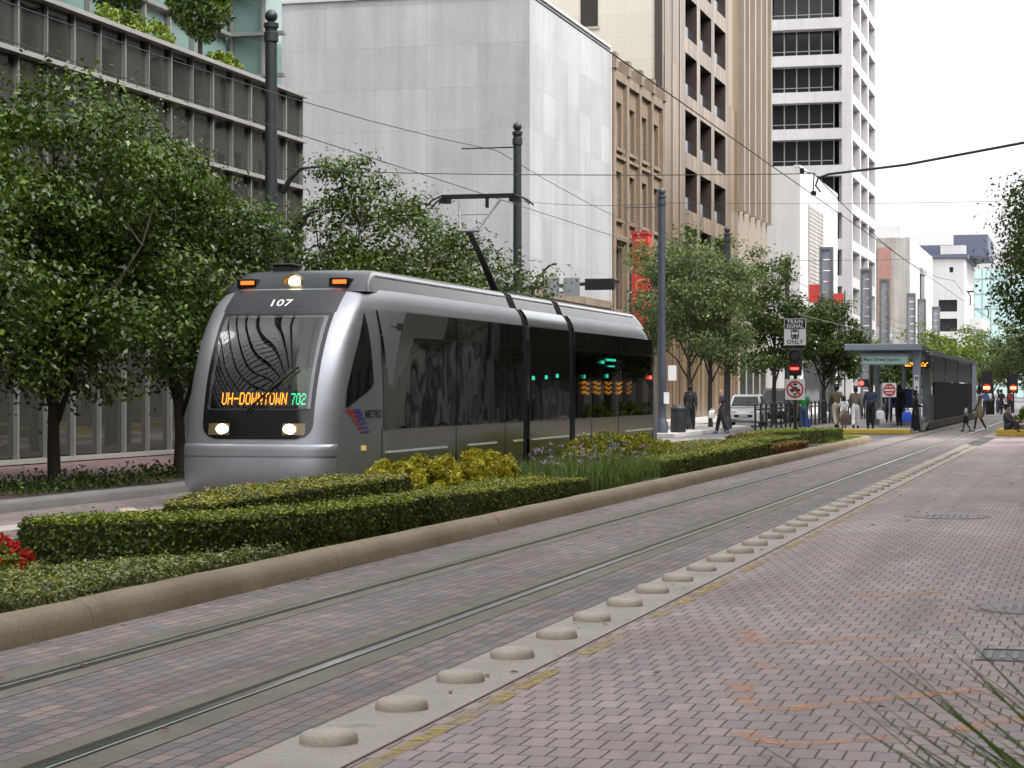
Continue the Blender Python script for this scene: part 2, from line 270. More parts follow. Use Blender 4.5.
# ------------------------------------------------------------------ mesh helpers
WLOC = {}
def wloc(o):
    v = Vector((0, 0, 0))
    while o is not None: v += o.location; o = o.parent
    return v
class B:
    def __init__(s): s.v = []; s.f = []; s.m = []; s.cur = 0
    def face(s, pts):
        k = len(s.v); s.v += [tuple(p) for p in pts]; s.f.append(tuple(range(k, k + len(pts)))); s.m.append(s.cur)
    def box(s, x0, x1, y0, y1, z0, z1):
        k = len(s.v)
        s.v += [(x, y, z) for z in (z0, z1) for y in (y0, y1) for x in (x0, x1)]
        for f in ((0, 2, 3, 1), (4, 5, 7, 6), (0, 1, 5, 4), (2, 6, 7, 3), (0, 4, 6, 2), (1, 3, 7, 5)):
            s.f.append(tuple(k + i for i in f)); s.m.append(s.cur)
        return s
    def grid(s, rows, close=False):
        k = len(s.v); n = len(rows[0])
        for r in rows: s.v += [tuple(p) for p in r]
        for i in range(len(rows) - 1):
            for j in range(n if close else n - 1):
                a = k + i * n + j; b = k + i * n + (j + 1) % n
                s.f.append((a, b, b + n, a + n)); s.m.append(s.cur)
        return s
    def tube(s, pts, rad, n=8, cap=True):
        pts = [Vector(p) for p in pts]; rows = []
        if not isinstance(rad, (list, tuple)): rad = [rad] * len(pts)
        up = None
        for i, p in enumerate(pts):
            t = (pts[min(i + 1, len(pts) - 1)] - pts[max(i - 1, 0)]).normalized()
            if up is None:
                a = Vector((0, 0, 1)) if abs(t.z) < 0.9 else Vector((1, 0, 0)); up = t.cross(a).normalized()
            up = (up - t * up.dot(t)).normalized(); w = t.cross(up)
            rows.append([p + (up * math.cos(2 * PI * j / n) + w * math.sin(2 * PI * j / n)) * rad[i] for j in range(n)])
        k = len(s.v); s.grid(rows, True)
        if cap:
            s.f.append(tuple(k + j for j in range(n))[::-1]); s.m.append(s.cur)
            q = k + (len(rows) - 1) * n; s.f.append(tuple(q + j for j in range(n))); s.m.append(s.cur)
        return s
    def lathe(s, prof, n=24, c=(0, 0, 0), sx=1, sy=1):
        rows = [[(c[0] + r * sx * math.cos(2 * PI * j / n), c[1] + r * sy * math.sin(2 * PI * j / n), c[2] + z) for j in range(n)] for r, z in prof]
        s.grid(rows, True); return s
    def disc(s, c, r, axis='y', n=20):
        pts = []
        for j in range(n):
            a = 2 * PI * j / n; u, w = r * math.cos(a), r * math.sin(a)
            pts.append({'y': (c[0] + u, c[1], c[2] + w), 'x': (c[0], c[1] + u, c[2] + w), 'z': (c[0] + u, c[1] + w, c[2])}[axis])
        s.face(pts); return s
    def prism(s, poly, z0, z1, taper=0.0):
        n = len(poly); k = len(s.v)
        cx = sum(p[0] for p in poly) / n; cy = sum(p[1] for p in poly) / n
        zt = z1 if callable(z1) else (lambda x, y: z1)
        s.v += [(p[0], p[1], z0) for p in poly]
        for p in poly: s.v.append((p[0] + (cx - p[0]) * taper, p[1] + (cy - p[1]) * taper, zt(p[0], p[1])))
        for i in range(n):
            j = (i + 1) % n; s.f.append((k + i, k + j, k + n + j, k + n + i)); s.m.append(s.cur)
        s.f.append(tuple(k + n + i for i in range(n))); s.m.append(s.cur)
        s.f.append(tuple(k + i for i in range(n))[::-1]); s.m.append(s.cur)
        return s
    def build(s, name, mats, parent=None, smooth=False, sharp=None, bevel=0.0, world=True):
        me = bpy.data.meshes.new(name)
        off = wloc(parent) if (parent is not None and world) else Vector((0, 0, 0))
        me.from_pydata([(v[0] - off.x, v[1] - off.y, v[2] - off.z) for v in s.v], [], s.f)
        if not isinstance(mats, (list, tuple)): mats = [mats]
        for m in mats: me.materials.append(m)
        if len(mats) > 1: me.polygons.foreach_set('material_index', s.m)
        if smooth:
            me.polygons.foreach_set('use_smooth', [True] * len(me.polygons))
            if sharp: me.set_sharp_from_angle(angle=R(sharp))
        me.update()
        o = bpy.data.objects.new(name, me); COL.objects.link(o)
        if parent is not None: o.parent = parent
        if bevel:
            bm = o.modifiers.new('bevel', 'BEVEL'); bm.width = bevel; bm.segments = 2; bm.limit_method = 'ANGLE'
        return o
def tag(o, label, cat, group=None):
    o['label'] = label; o['category'] = cat
    if group: o['group'] = group
    return o
def struct(o): o['kind'] = 'structure'; return o
def stuff(o): o['kind'] = 'stuff'; return o
def thing(name, label, cat, loc=(0, 0, 0), group=None):
    o = bpy.data.objects.new(name, None); o.empty_display_size = 0.2; COL.objects.link(o); o.location = loc
    return tag(o, label, cat, group)
def dup(root, loc, rz=0.0, label=None, group=None, sc=None):
    r = root.copy(); COL.objects.link(r); r.location = loc; r.rotation_euler = (0, 0, rz)
    if sc: r.scale = sc if isinstance(sc, tuple) else (sc, sc, sc)
    if label: r['label'] = label
    if group: r['group'] = group
    for ch in list(root.children):
        c = ch.copy(); COL.objects.link(c); c.parent = r
        for g in list(ch.children):
            d = g.copy(); COL.objects.link(d); d.parent = c
    return r
def text_obj(name, s, size, mat, parent, fn, spacing=1.0, bold=0.0, align='CENTER'):
    """Lettering as a mesh; fn maps the letters' flat (u, v) to world."""
    cu = bpy.data.curves.new(name, 'FONT'); cu.body = s; cu.size = size; cu.align_x = align; cu.align_y = 'CENTER'
    cu.space_character = spacing; cu.offset = bold; cu.resolution_u = 3
    o = bpy.data.objects.new('tmp', cu); COL.objects.link(o)
    dg = bpy.context.evaluated_depsgraph_get(); me = bpy.data.meshes.new_from_object(o.evaluated_get(dg))
    bpy.data.objects.remove(o)
    b = B(); b.v = [tuple(fn(v.co.x, v.co.y)) for v in me.vertices]; b.f = [tuple(p.vertices) for p in me.polygons]; b.m = [0] * len(b.f)
    bpy.data.meshes.remove(me)
    return b.build(name, mat, parent)
def leaf_mesh(name, cen, size, mats, aspect=0.55, out=None, outw=0.0, midx=None, fold=0.25, jitter=0.35):
    """Small folded leaves, one island each. cen: n x 3; out: preferred normals."""
    n = len(cen); cen = np.asarray(cen, float)
    nrm = RNG.normal(size=(n, 3)); nrm /= np.linalg.norm(nrm, axis=1)[:, None]
    if out is not None:
        nrm = nrm * (1 - outw) + np.asarray(out) * outw; nrm /= np.linalg.norm(nrm, axis=1)[:, None] + 1e-9
    t = RNG.normal(size=(n, 3)); a = np.cross(nrm, t); a /= np.linalg.norm(a, axis=1)[:, None] + 1e-9
    b = np.cross(nrm, a)
    s = size * (1 + jitter * RNG.uniform(-1, 1, n))[:, None]
    V = np.empty((n, 4, 3))
    V[:, 0] = cen - a * s * 0.5; V[:, 1] = cen + b * s * aspect * 0.5 + nrm * s * fold * 0.5
    V[:, 2] = cen + a * s * 0.5; V[:, 3] = cen - b * s * aspect * 0.5 + nrm * s * fold * 0.5
    return quads_mesh(name, V, mats, midx)
def quads_mesh(name, V, mats, midx=None):
    n = len(V); me = bpy.data.meshes.new(name)
    me.vertices.add(n * 4); me.vertices.foreach_set('co', V.reshape(-1))
    me.loops.add(n * 4); me.loops.foreach_set('vertex_index', np.arange(n * 4, dtype=np.int32))
    me.polygons.add(n); me.polygons.foreach_set('loop_start', np.arange(0, n * 4, 4, dtype=np.int32))
    for m in (mats if isinstance(mats, (list, tuple)) else [mats]): me.materials.append(m)
    if midx is not None: me.polygons.foreach_set('material_index', np.asarray(midx, dtype=np.int32))
    me.update(calc_edges=True); me.validate()
    return me
def link_mesh(name, me, parent=None, loc=(0, 0, 0)):
    o = bpy.data.objects.new(name, me); COL.objects.link(o); o.location = loc
    if parent is not None: o.parent = parent
    return o

# ------------------------------------------------------------------ camera, light, world
TH = 15.05
cam = bpy.data.cameras.new('camera'); camo = bpy.data.objects.new('camera', cam); COL.objects.link(camo); S.camera = camo
camo.location = (0, 0, 1.7); camo.rotation_euler = (R(90 + 0.16), 0, R(TH))
cam.lens = 36 * 2150 / 1024; cam.sensor_width = 36; cam.clip_end = 6000; cam.clip_start = 0.1
cam.dof.use_dof = True; cam.dof.focus_distance = 33; cam.dof.aperture_fstop = 15
SUN_EL, SUN_AZ = 54, 108          # azimuth clockwise from +Y
w = bpy.data.worlds.new('World'); S.world = w; w.use_nodes = True
nt = w.node_tree; bg = nt.nodes['Background']
sky = N(nt, 'TexSky', sky_type='NISHITA'); sky.sun_disc = False; sky.sun_elevation = R(SUN_EL); sky.sun_rotation = R(SUN_AZ)
sky.air_density = 1.0; sky.dust_density = 5.0; sky.ozone_density = 1.0
hs = N(nt, 'HueSaturation', i_Saturation=0.12, i_Value=1.0); L(nt, sky.outputs[0], hs.inputs['Color'])
L(nt, hs.outputs[0], bg.inputs[0]); bg.inputs[1].default_value = 0.15
su = bpy.data.lights.new('sun', 'SUN'); suo = bpy.data.objects.new('sun', su); COL.objects.link(suo)
su.energy = 0.5; su.angle = R(10); su.color = (1.0, 0.97, 0.92)
sd = Vector((math.sin(R(SUN_AZ)) * math.cos(R(SUN_EL)), math.cos(R(SUN_AZ)) * math.cos(R(SUN_EL)), math.sin(R(SUN_EL))))
suo.rotation_euler = sd.to_track_quat('Z', 'Y').to_euler(); suo.location = (40, 0, 60)
S.view_settings.view_transform = 'Standard'; S.view_settings.look = 'None'; S.view_settings.exposure = 1.95; S.view_settings.gamma = 1
S.render.engine = 'CYCLES'; S.cycles.use_denoising = True; S.cycles.max_bounces = 5; S.cycles.diffuse_bounces = 3; S.cycles.transparent_max_bounces = 12
S.cycles.caustics_reflective = False; S.cycles.caustics_refractive = False; S.cycles.sample_clamp_indirect = 4

# ------------------------------------------------------------------ ground, roads, tracks
def sheet(name, x0, x1, y0, y1, z, m):
    b = B(); b.face([(x0, y0, z), (x1, y0, z), (x1, y1, z), (x0, y1, z)]); return struct(b.build(name, m))
sheet('ground', -1500, 1500, -400, 2600, -0.012, M['asphalt'])
sheet('track_paving', -6.84, -3.74, -4, 300, 0.0, M['track_pavers'])
sheet('far_track_paving', -12.55, -9.44, -4, 300, 0.0, M['track_pavers'])
sheet('lane_paving', -3.24, 0.12, -4, 78.5, 0.0, M['lane_pavers'])
sheet('far_lane_paving', -14.5, -13.05, -4, 74, 0.0, M['track_pavers'])
sheet('mall_paving', -3.74, 12, 78.5, 300, 0.0, M['lane_pavers'])
sheet('end_plaza_paving', -30, 14, 150, 300, 0.006, M['pale_paving'])
def strip_with_gaps(name, x0, x1, y0, y1, m, z=0.004, step=6.1):
    b = B(); y = y0
    while y < y1:
        e = min(y + step - 0.012, y1); b.box(x0, x1, y, e, z - 0.03, z); y += step
    return struct(b.build(name, m))
strip_with_gaps('track_edge_strip', -3.74, -3.24, 2, 66.4, M['concrete'], 0.012)
strip_with_gaps('far_track_edge_strip', -13.05, -12.55, 2, 62, M['concrete'], 0.012)
for nm, cx in (('near', -5.285), ('far', -11.0)):
    for side in (-1, 1):
        xr = cx + side * 0.745
        strip_with_gaps('rail_bed_concrete', xr - 0.245, xr + 0.245, -4, 300, M['rail_concrete'], 0.004, 9.0)
        b = B(); b.box(xr - 0.035, xr + 0.035, -4, 300, -0.02, 0.011); struct(b.build('track_rail', M['steel'], bevel=0.004))
        b = B(); g0 = xr - side * 0.035; g1 = xr - side * 0.095
        b.box(min(g0, g1), max(g0, g1), -4, 300, -0.02, 0.0065)
        o0 = xr + side * 0.035; o1 = xr + side * 0.05
        b.box(min(o0, o1), max(o0, o1), -4, 300, -0.02, 0.0065)
        struct(b.build('rail_groove', M['rust']))

def sweep_kerb(name, path, prof, m, seg=5.2, gap=0.01, first=None):
    """Extrude a kerb profile (offset inwards, height) along a path, cut into cast lengths with open joints."""
    pts = [Vector((p[0], p[1], 0)) for p in path]
    # resample finely, remembering distance
    d = [0.0]
    for i in range(1, len(pts)): d.append(d[-1] + (pts[i] - pts[i - 1]).length)
    tot = d[-1]
    def at(s):
        s = max(0, min(tot, s)); i = 1
        while i < len(d) - 1 and d[i] < s: i += 1
        t = (s - d[i - 1]) / max(1e-9, d[i] - d[i - 1]); return pts[i - 1].lerp(pts[i], t)
    b = B(); s0 = 0.0; nxt = first if first is not None else seg
    while s0 < tot - 0.05:
        s1 = min(nxt, tot) - gap; n = max(2, int((s1 - s0) / 0.35)); rows = []
        for k in range(n + 1):
            s = s0 + (s1 - s0) * k / n; p = at(s); t = (at(s + 0.02) - at(s - 0.02)).normalized(); nl = Vector((-t.y, t.x, 0))
            wob = 0.0018 * math.sin(s * 1.7) + 0.0015 * math.sin(s * 4.1)
            rows.append([p + nl * (o + wob) + Vector((0, 0, max(0, z + wob * (z > 0)))) for o, z in prof])
        k0 = len(b.v); b.grid(rows); q = len(prof)
        b.f.append(tuple(range(k0, k0 + q))); b.m.append(0)
        e = k0 + n * q; b.f.append(tuple(range(e, e + q))[::-1]); b.m.append(0)
        s0 = s1 + gap; nxt += seg
    return struct(b.build(name, m, smooth=True, sharp=50))
arc = [(-8.14 + 1.3 * math.cos(a), 70.6 + 1.3 * math.sin(a)) for a in [PI * k / 14 for k in range(15)]]
KP = [(0, -0.02), (0.015, 0.09), (0.045, 0.155), (0.10, 0.195), (0.17, 0.205), (0.25, 0.195), (0.29, 0.16), (0.30, 0.0)]
sweep_kerb('median_kerb', [(-6.84, 3.6)] + arc + [(-9.44, 3.6)], KP, M['kerb'])
b = B(); b.box(-9.2, -7.08, 3.6, 70.6, -0.01, 0.14); struct(b.build('median_soil', M['soil']))
b = B(); b.prism([(-8.14 + 1.05 * math.cos(a), 70.6 + 1.05 * math.sin(a)) for a in [PI * k / 14 for k in range(15)]], -0.01, 0.14); struct(b.build('median_end_soil', M['soil']))
KL = [(0, -0.02), (0.01, 0.10), (0.03, 0.14), (0.07, 0.16), (0.16, 0.162), (0.30, 0.155), (0.31, 0.0)]
sweep_kerb('far_kerb', [(-14.5, -4), (-14.5, 58)] + [(-17.5 + 3 * math.cos(a), 58 + 3 * math.sin(a)) for a in [PI / 2 * k / 8 for k in range(1, 9)]], KL, M['kerb_grey'], 6.0)
b = B(); b.prism([(-14.8, -4), (-14.8, 58)] + [(-17.5 + 2.72 * math.cos(a), 58 + 2.72 * math.sin(a)) for a in [PI / 2 * k / 8 for k in range(1, 9)]] + [(-60, 60.72), (-60, -4)], -0.01, 0.145)
struct(b.build('far_pavement', M['walk_brick']))
b = B(); b.prism([(-14.4, 76), (-14.4, 94), (-17.6, 98), (-17.6, 260), (-60, 260), (-60, 76)], -0.01, 0.13); struct(b.build('next_block_pavement', M['pale_paving']))
sweep_kerb('near_kerb', [(0.40, 61), (0.40, -4)][::-1], [(0, 0.0), (0.01, 0.13), (0.05, 0.16), (0.3, 0.16), (0.3, 0.0)][::-1] and [(0.3, 0.0), (0.29, 0.13), (0.25, 0.16), (0.0, 0.16), (0.0, 0.0)], M['kerb_grey'], 6.0)
b = B(); b.box(0.40, 5.0, -4, 61, -0.01, 0.15); struct(b.build('near_pavement', M['walk_brick']))
b = B(); b.box(-14.4 + 15.4, 5.0, 84, 160, -0.01, 0.14); struct(b.build('next_near_pavement', M['pale_paving']))
b = B(); b.box(-9.75, -6.75, 84.2, 142, -0.01, 0.17); struct(b.build('platform_pavement', M['pale_paving']))

# worn yellow edge line and survey paint on the bricks
b = B(); y = 6.0
while y < 64:
    l = random.uniform(0.5, 2.2); b.face([(-3.19, y, 0.004), (-3.09 + random.uniform(-.02, .02), y, 0.004), (-3.09, y + l, 0.004), (-3.19, y + l, 0.004)]); y += l + random.uniform(0.02, 0.8)
struct(b.build('road_marking_yellow', M['yellow_worn']))
def ribbon(b, pts, wd, z):
    rows = []
    for i, p in enumerate(pts):
        q = Vector(pts[min(i + 1, len(pts) - 1)]) - Vector(pts[max(i - 1, 0)]); q = Vector((-q[1], q[0])).normalized() * wd / 2 * random.uniform(0.6, 1.2)
        rows.append([(p[0] + q.x, p[1] + q.y, z), (p[0] - q.x, p[1] - q.y, z)])
    b.grid(rows)
b = B()
marks = [[(-2.35, 15.1), (-2.24, 14.75), (-2.2, 14.55), (-2.0, 14.5), (-1.75, 14.55), (-1.45, 14.9), (-1.3, 15.05)], [(-2.2, 14.55), (-2.28, 14.4), (-2.1, 14.42)],
         [(-2.07, 13.35), (-1.9, 13.12), (-1.72, 13.18), (-1.45, 13.4), (-1.2, 13.7), (-1.0, 13.8)], [(-2.05, 12.45), (-1.95, 12.3), (-1.88, 12.0)],
         [(-1.88, 11.85), (-1.72, 11.45), (-1.55, 11.45), (-1.3, 11.75), (-1.0, 12.05), (-0.6, 12.5)], [(-1.68, 10.62), (-1.5, 10.35), (-1.3, 10.35), (-1.0, 10.6), (-0.7, 10.9), (-0.3, 11.5)],
         [(-1.9, 18.1), (-1.75, 17.9), (-1.55, 18.1), (-1.2, 18.4)], [(-1.35, 15.7), (-1.1, 15.85), (-0.85, 16.2)], [(-0.9, 23.8), (-0.75, 24.2)], [(-0.35, 9.7), (0.1, 10.2)]]
for mk in marks:
    fine = []
    for i in range(len(mk) - 1):
        for k in range(4):
            t = k / 4; fine.append((mk[i][0] * (1 - t) + mk[i + 1][0] * t + random.uniform(-.015, .015), mk[i][1] * (1 - t) + mk[i + 1][1] * t + random.uniform(-.02, .02)))
    ribbon(b, fine + [mk[-1]], 0.14, 0.004)
struct(b.build('road_marking_orange', M['orange_worn']))
b = B(); b.face([(-5.75, 14.75, 0.004), (-5.05, 14.8, 0.004), (-5.0, 15.3, 0.004), (-5.65, 15.25, 0.004)])
b.face([(-0.95, 14.6, .004), (-0.85, 14.6, .004), (-0.85, 15.1, .004), (-0.95, 15.1, .004)])
struct(b.build('road_marking_white', M['white_worn']))
# manhole covers and a drain grate set in the lane
def manhole(x, y, r, lab):
    t = thing('manhole_cover', lab, 'manhole cover', (x, y, 0))
    b = B(); b.lathe([(r * 0.9, 0.002), (r * 0.9, 0.0055), (r, 0.0055), (r, -0.01)], 40, (x, y, 0)); b.build('rim', M['iron_worn'], t)
    b = B(); b.disc((x, y, 0.007), r * 0.86, 'z', 40)
    for i in range(-5, 6):
        for j in range(-5, 6):
            if (i * i + j * j) * 0.0225 * r * r * 1.7 < (0.8 * r) ** 2 * 0.9: b.box(x + i * .15 * r - .02, x + i * .15 * r + .02, y + j * .15 * r - .02, y + j * .15 * r + .02, 0.004, 0.0095)
    b.build('lid', M['rust_lid'] if 'rust_lid' in M else M['iron_worn'], t)
M['iron_worn'] = mottled('iron_worn', (0.24, 0.21, 0.20), (0.33, 0.29, 0.28), 4, 0.6, 40, 0.3, 0.2, metal=0.2)
manhole(-1.85, 29.4, 0.58, 'larger round iron manhole cover farther up the brick lane')
manhole(-0.42, 17.2, 0.5, 'round iron manhole cover at the right edge of the brick lane beside the grasses')
t = thing('drain_grate', 'small square drain grate in the bricks behind the grass blades', 'drain grate', (-0.55, 14.1, 0))
b = B()
for x in (-0.62, -0.54, -0.46, -0.38, -0.30, -0.22): b.box(x - .018, x + .018, 13.9, 14.3, 0.0, 0.010)
b.box(-0.70, -0.67, 13.8, 14.4, 0, 0.012); b.box(-0.15, -0.12, 13.8, 14.4, 0, 0.012); b.box(-.67, -.15, 13.8, 13.83, 0, 0.012); b.box(-.67, -.15, 14.37, 14.4, 0, 0.012)
b.build('grille', M['iron_worn'], t)
b = B(); b.face([(-.70, 13.8, .005), (-.12, 13.8, .005), (-.12, 14.4, .005), (-.70, 14.4, .005)]); b.build('pit', M['black'], t)

# a red spray mark across the kerb, and scattered fallen leaves
b = B(); b.grid([[(-6.84 - o - (.004 if o > .2 else -.004 if o < .05 else 0), y, max(0.002, z + .004)) for o, z in KP[1:-1]] for y in (24.9, 24.94)])
struct(b.build('kerb_paint_mark', M['sign_red']))
n = 260; xs = np.concatenate([RNG.uniform(-3.72, -3.26, 60), RNG.normal(-6.72, .07, 90), RNG.uniform(-6.7, 0, 110)]); ys = RNG.uniform(8, 62, n)
M['fallen_leaf'] = leafmat('fallen_leaf', [(0.0, (0.10, 0.06, 0.025)), (0.6, (0.2, 0.13, 0.05)), (1.0, (0.36, 0.22, 0.09))], 0.7, 0.1)
stuff(link_mesh('fallen_leaves', leaf_mesh('fallen_leaves', np.c_[xs, ys, np.full(n, .019)], .05, M['fallen_leaf'], .5, np.tile([0, 0, 1.0], (n, 1)), .9, jitter=.6)))

# ------------------------------------------------------------------ traffic buttons
def button_mesh(seed):
    rr = random.Random(seed); b = B(); n = 22; rows = []
    for r, z in [(0.138, 0.0), (0.139, 0.016), (0.136, 0.034), (0.126, 0.049), (0.104, 0.060), (0.07, 0.066), (0.03, 0.068), (0.001, 0.068)]:
        row = []
        for j in range(n):
            a = 2 * PI * j / n; k = 1 + 0.02 * math.sin(3 * a + seed) + rr.uniform(-.006, .006)
            row.append((r * k * 1.02 * math.cos(a), r * k * math.sin(a), max(0, z * (1 + 0.08 * math.cos(a + seed)))))
        rows.append(row)
    b.grid(rows, True); o = b.build('traffic_button', M['button'], smooth=True, sharp=60); return o
ordw = ['nearest', 'second nearest', 'third nearest', 'fourth nearest', 'fifth nearest', 'sixth nearest', 'seventh nearest', 'eighth nearest', 'ninth nearest', 'tenth nearest']
BG = 'round concrete buttons between the near track and the brick lane'
protos = []
y = 9.72; i = 0
while y < 65.5:
    if i < 5: o = button_mesh(i * 3 + 1); protos.append(o)
    else: o = protos[i % 5].copy(); COL.objects.link(o)
    o.location = (-3.52 + random.uniform(-.012, .012), y, 0.012); o.rotation_euler = (0, 0, random.uniform(-.5, .5) + (PI * (i % 2)))
    tag(o, ('%s grey concrete button in the row beside the near track' % ordw[i]) if i < 10 else 'grey concrete traffic button in the distant run of the row beside the near track', 'traffic button', BG)
    y += 1.13; i += 1
y = 24.9; i = 0
while y < 27.5:
    o = protos[i % 5].copy(); COL.objects.link(o); o.location = (-12.78, y, 0.012); o.rotation_euler = (0, 0, i * 0.7)
    tag(o, ['pale concrete button on the far strip just behind the red flowers', 'concrete button on the far strip hidden behind the clipped hedge', 'concrete button on the far strip close to the tram nose'][i % 3], 'traffic button', 'round concrete buttons beyond the far track'); y += 1.13; i += 1

# ------------------------------------------------------------------ planting in the median
def inset(poly, d):
    n = len(poly); cx = sum(p[0] for p in poly) / n; cy = sum(p[1] for p in poly) / n; out = []
    area = sum(poly[i][0] * poly[(i + 1) % n][1] - poly[(i + 1) % n][0] * poly[i][1] for i in range(n))
    sg = 1 if area > 0 else -1
    for i in range(n):
        a, p, c = Vector(poly[i - 1]), Vector(poly[i]), Vector(poly[(i + 1) % n])
        e1 = (p - a).normalized(); e2 = (c - p).normalized()
        n1 = Vector((-e1.y, e1.x)) * sg; n2 = Vector((-e2.y, e2.x)) * sg; m = (n1 + n2)
        m = m.normalized() / max(0.4, m.normalized().dot(n1)) if m.length > 1e-6 else n1
        q = p + m * d; out.append((q.x, q.y))
    return out
def tri_sample(poly, n):
    """Random points in a (fan-able) polygon."""
    bm = bmesh.new(); f = bm.faces.new([bm.verts.new((p[0], p[1], 0)) for p in poly]); bmesh.ops.triangulate(bm, faces=[f])
    T = np.array([[tuple(v.co)[:2] for v in t.verts] for t in bm.faces]); bm.free()
    ar = np.abs((T[:, 1, 0] - T[:, 0, 0]) * (T[:, 2, 1] - T[:, 0, 1]) - (T[:, 2, 0] - T[:, 0, 0]) * (T[:, 1, 1] - T[:, 0, 1]))
    k = RNG.choice(len(T), n, p=ar / ar.sum()); u, v = RNG.uniform(size=n), RNG.uniform(size=n); fl = u + v > 1; u[fl] = 1 - u[fl]; v[fl] = 1 - v[fl]
    return T[k, 0] + u[:, None] * (T[k, 1] - T[k, 0]) + v[:, None] * (T[k, 2] - T[k, 0])
def bumps(P, a, f=2.3):
    return a * (np.sin(P[:, 0] * f * 1.7 + P[:, 1] * f) * 0.5 + np.sin(P[:, 1] * f * 2.1 - P[:, 0] * f * 1.3 + 1.7) * 0.5 + 0.6 * np.sin(P[:, 1] * f * 4.7 + P[:, 0] * 9))
def hedge(name, label, cat, poly, z0, ztop, dens, size, mat, group=None, sides=True, wob=0.012, kind=None, extra=None, stick=0.05, loose=0.03):
    zt = ztop if callable(ztop) else (lambda x, y: ztop)
    pts, out = [], []
    n = len(poly); A = abs(sum(poly[i][0] * poly[(i + 1) % n][1] - poly[(i + 1) % n][0] * poly[i][1] for i in range(n))) / 2
    k = max(30, int(A * dens)); ktop = k; T = tri_sample(poly, k)
    z = np.array([zt(p[0], p[1]) for p in T]) + bumps(T, wob) + RNG.normal(0, 0.012, k) - np.abs(RNG.normal(0, 0.012, k))
    up = RNG.uniform(size=k) < stick; z[up] += RNG.uniform(0.01, 0.05, up.sum())
    pts.append(np.c_[T, z]); out.append(np.tile([0, 0, 1.0], (k, 1)))
    if sides:
        area = sum(poly[i][0] * poly[(i + 1) % n][1] - poly[(i + 1) % n][0] * poly[i][1] for i in range(n)); sg = 1 if area > 0 else -1
        for i in range(n):
            a, c = np.array(poly[i]), np.array(poly[(i + 1) % n]); e = c - a; l = np.linalg.norm(e); nr = sg * np.array([e[1], -e[0]]) / max(l, 1e-6)
            h = zt(*((a + c) / 2)) - z0; q = max(4, int(l * h * dens * 1.0)); t = RNG.uniform(size=q); v = RNG.uniform(size=q) ** 0.9
            Q = a + t[:, None] * e; zz = z0 + v * (np.array([zt(p[0], p[1]) for p in Q]) - z0)
            o3 = np.c_[np.tile(nr, (q, 1)), np.full(q, 0.25)]
            P = np.c_[Q, zz]; P[:, :2] += nr * (RNG.normal(0, 0.016, q) + bumps(np.c_[P[:, 0] + P[:, 1], P[:, 2]], wob))[:, None] - nr * (0.05 * np.clip((v - 0.85) / 0.15, 0, 1))[:, None]
            pts.append(P); out.append(o3)
    P = np.vstack(pts); O = np.vstack(out)
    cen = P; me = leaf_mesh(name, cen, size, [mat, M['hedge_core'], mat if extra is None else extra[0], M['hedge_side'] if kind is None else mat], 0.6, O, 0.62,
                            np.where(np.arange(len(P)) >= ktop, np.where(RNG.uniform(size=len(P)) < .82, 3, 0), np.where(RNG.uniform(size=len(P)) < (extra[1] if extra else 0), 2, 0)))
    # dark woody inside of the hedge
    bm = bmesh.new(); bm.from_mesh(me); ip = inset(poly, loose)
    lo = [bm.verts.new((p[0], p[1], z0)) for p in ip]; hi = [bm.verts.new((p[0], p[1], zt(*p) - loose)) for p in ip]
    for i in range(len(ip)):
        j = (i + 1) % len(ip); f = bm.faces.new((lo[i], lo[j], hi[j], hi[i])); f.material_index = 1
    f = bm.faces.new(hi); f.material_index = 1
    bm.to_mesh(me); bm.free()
    o = link_mesh(name, me)
    if kind == 'stuff': return stuff(o)
    return tag(o, label, cat, group)
def lerpz(y0, z0, y1, z1): return lambda x, y: z0 + (z1 - z0) * max(0, min(1, (y - y0) / (y1 - y0)))
HG = 'clipped hedges in the median bed'
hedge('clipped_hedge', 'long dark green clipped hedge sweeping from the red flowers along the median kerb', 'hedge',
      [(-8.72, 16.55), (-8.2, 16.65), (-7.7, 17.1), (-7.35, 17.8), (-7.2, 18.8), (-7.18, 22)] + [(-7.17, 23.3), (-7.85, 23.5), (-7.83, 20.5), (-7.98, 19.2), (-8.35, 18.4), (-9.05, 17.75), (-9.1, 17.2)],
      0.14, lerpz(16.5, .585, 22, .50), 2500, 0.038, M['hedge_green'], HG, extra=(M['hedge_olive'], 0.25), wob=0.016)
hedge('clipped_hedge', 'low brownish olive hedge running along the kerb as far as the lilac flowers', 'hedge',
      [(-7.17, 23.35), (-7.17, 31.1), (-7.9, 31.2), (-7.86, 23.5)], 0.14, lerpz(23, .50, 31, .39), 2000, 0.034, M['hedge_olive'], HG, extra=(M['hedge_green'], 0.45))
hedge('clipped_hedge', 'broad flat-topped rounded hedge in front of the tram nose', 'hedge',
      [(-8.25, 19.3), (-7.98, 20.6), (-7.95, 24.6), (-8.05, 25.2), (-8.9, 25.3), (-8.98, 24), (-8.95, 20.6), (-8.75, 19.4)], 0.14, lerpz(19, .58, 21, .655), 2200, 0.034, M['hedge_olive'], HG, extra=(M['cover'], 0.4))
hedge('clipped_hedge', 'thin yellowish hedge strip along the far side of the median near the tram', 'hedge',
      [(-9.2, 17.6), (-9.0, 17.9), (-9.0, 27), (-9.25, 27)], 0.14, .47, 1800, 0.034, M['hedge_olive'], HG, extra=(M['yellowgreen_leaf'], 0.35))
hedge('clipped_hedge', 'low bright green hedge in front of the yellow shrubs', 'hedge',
      [(-7.95, 25.6), (-7.95, 31.5), (-8.9, 31.5), (-8.9, 25.6)], 0.14, .40, 1500, 0.04, M['hedge_green'], HG, extra=(M['yellowgreen_leaf'], 0.4))
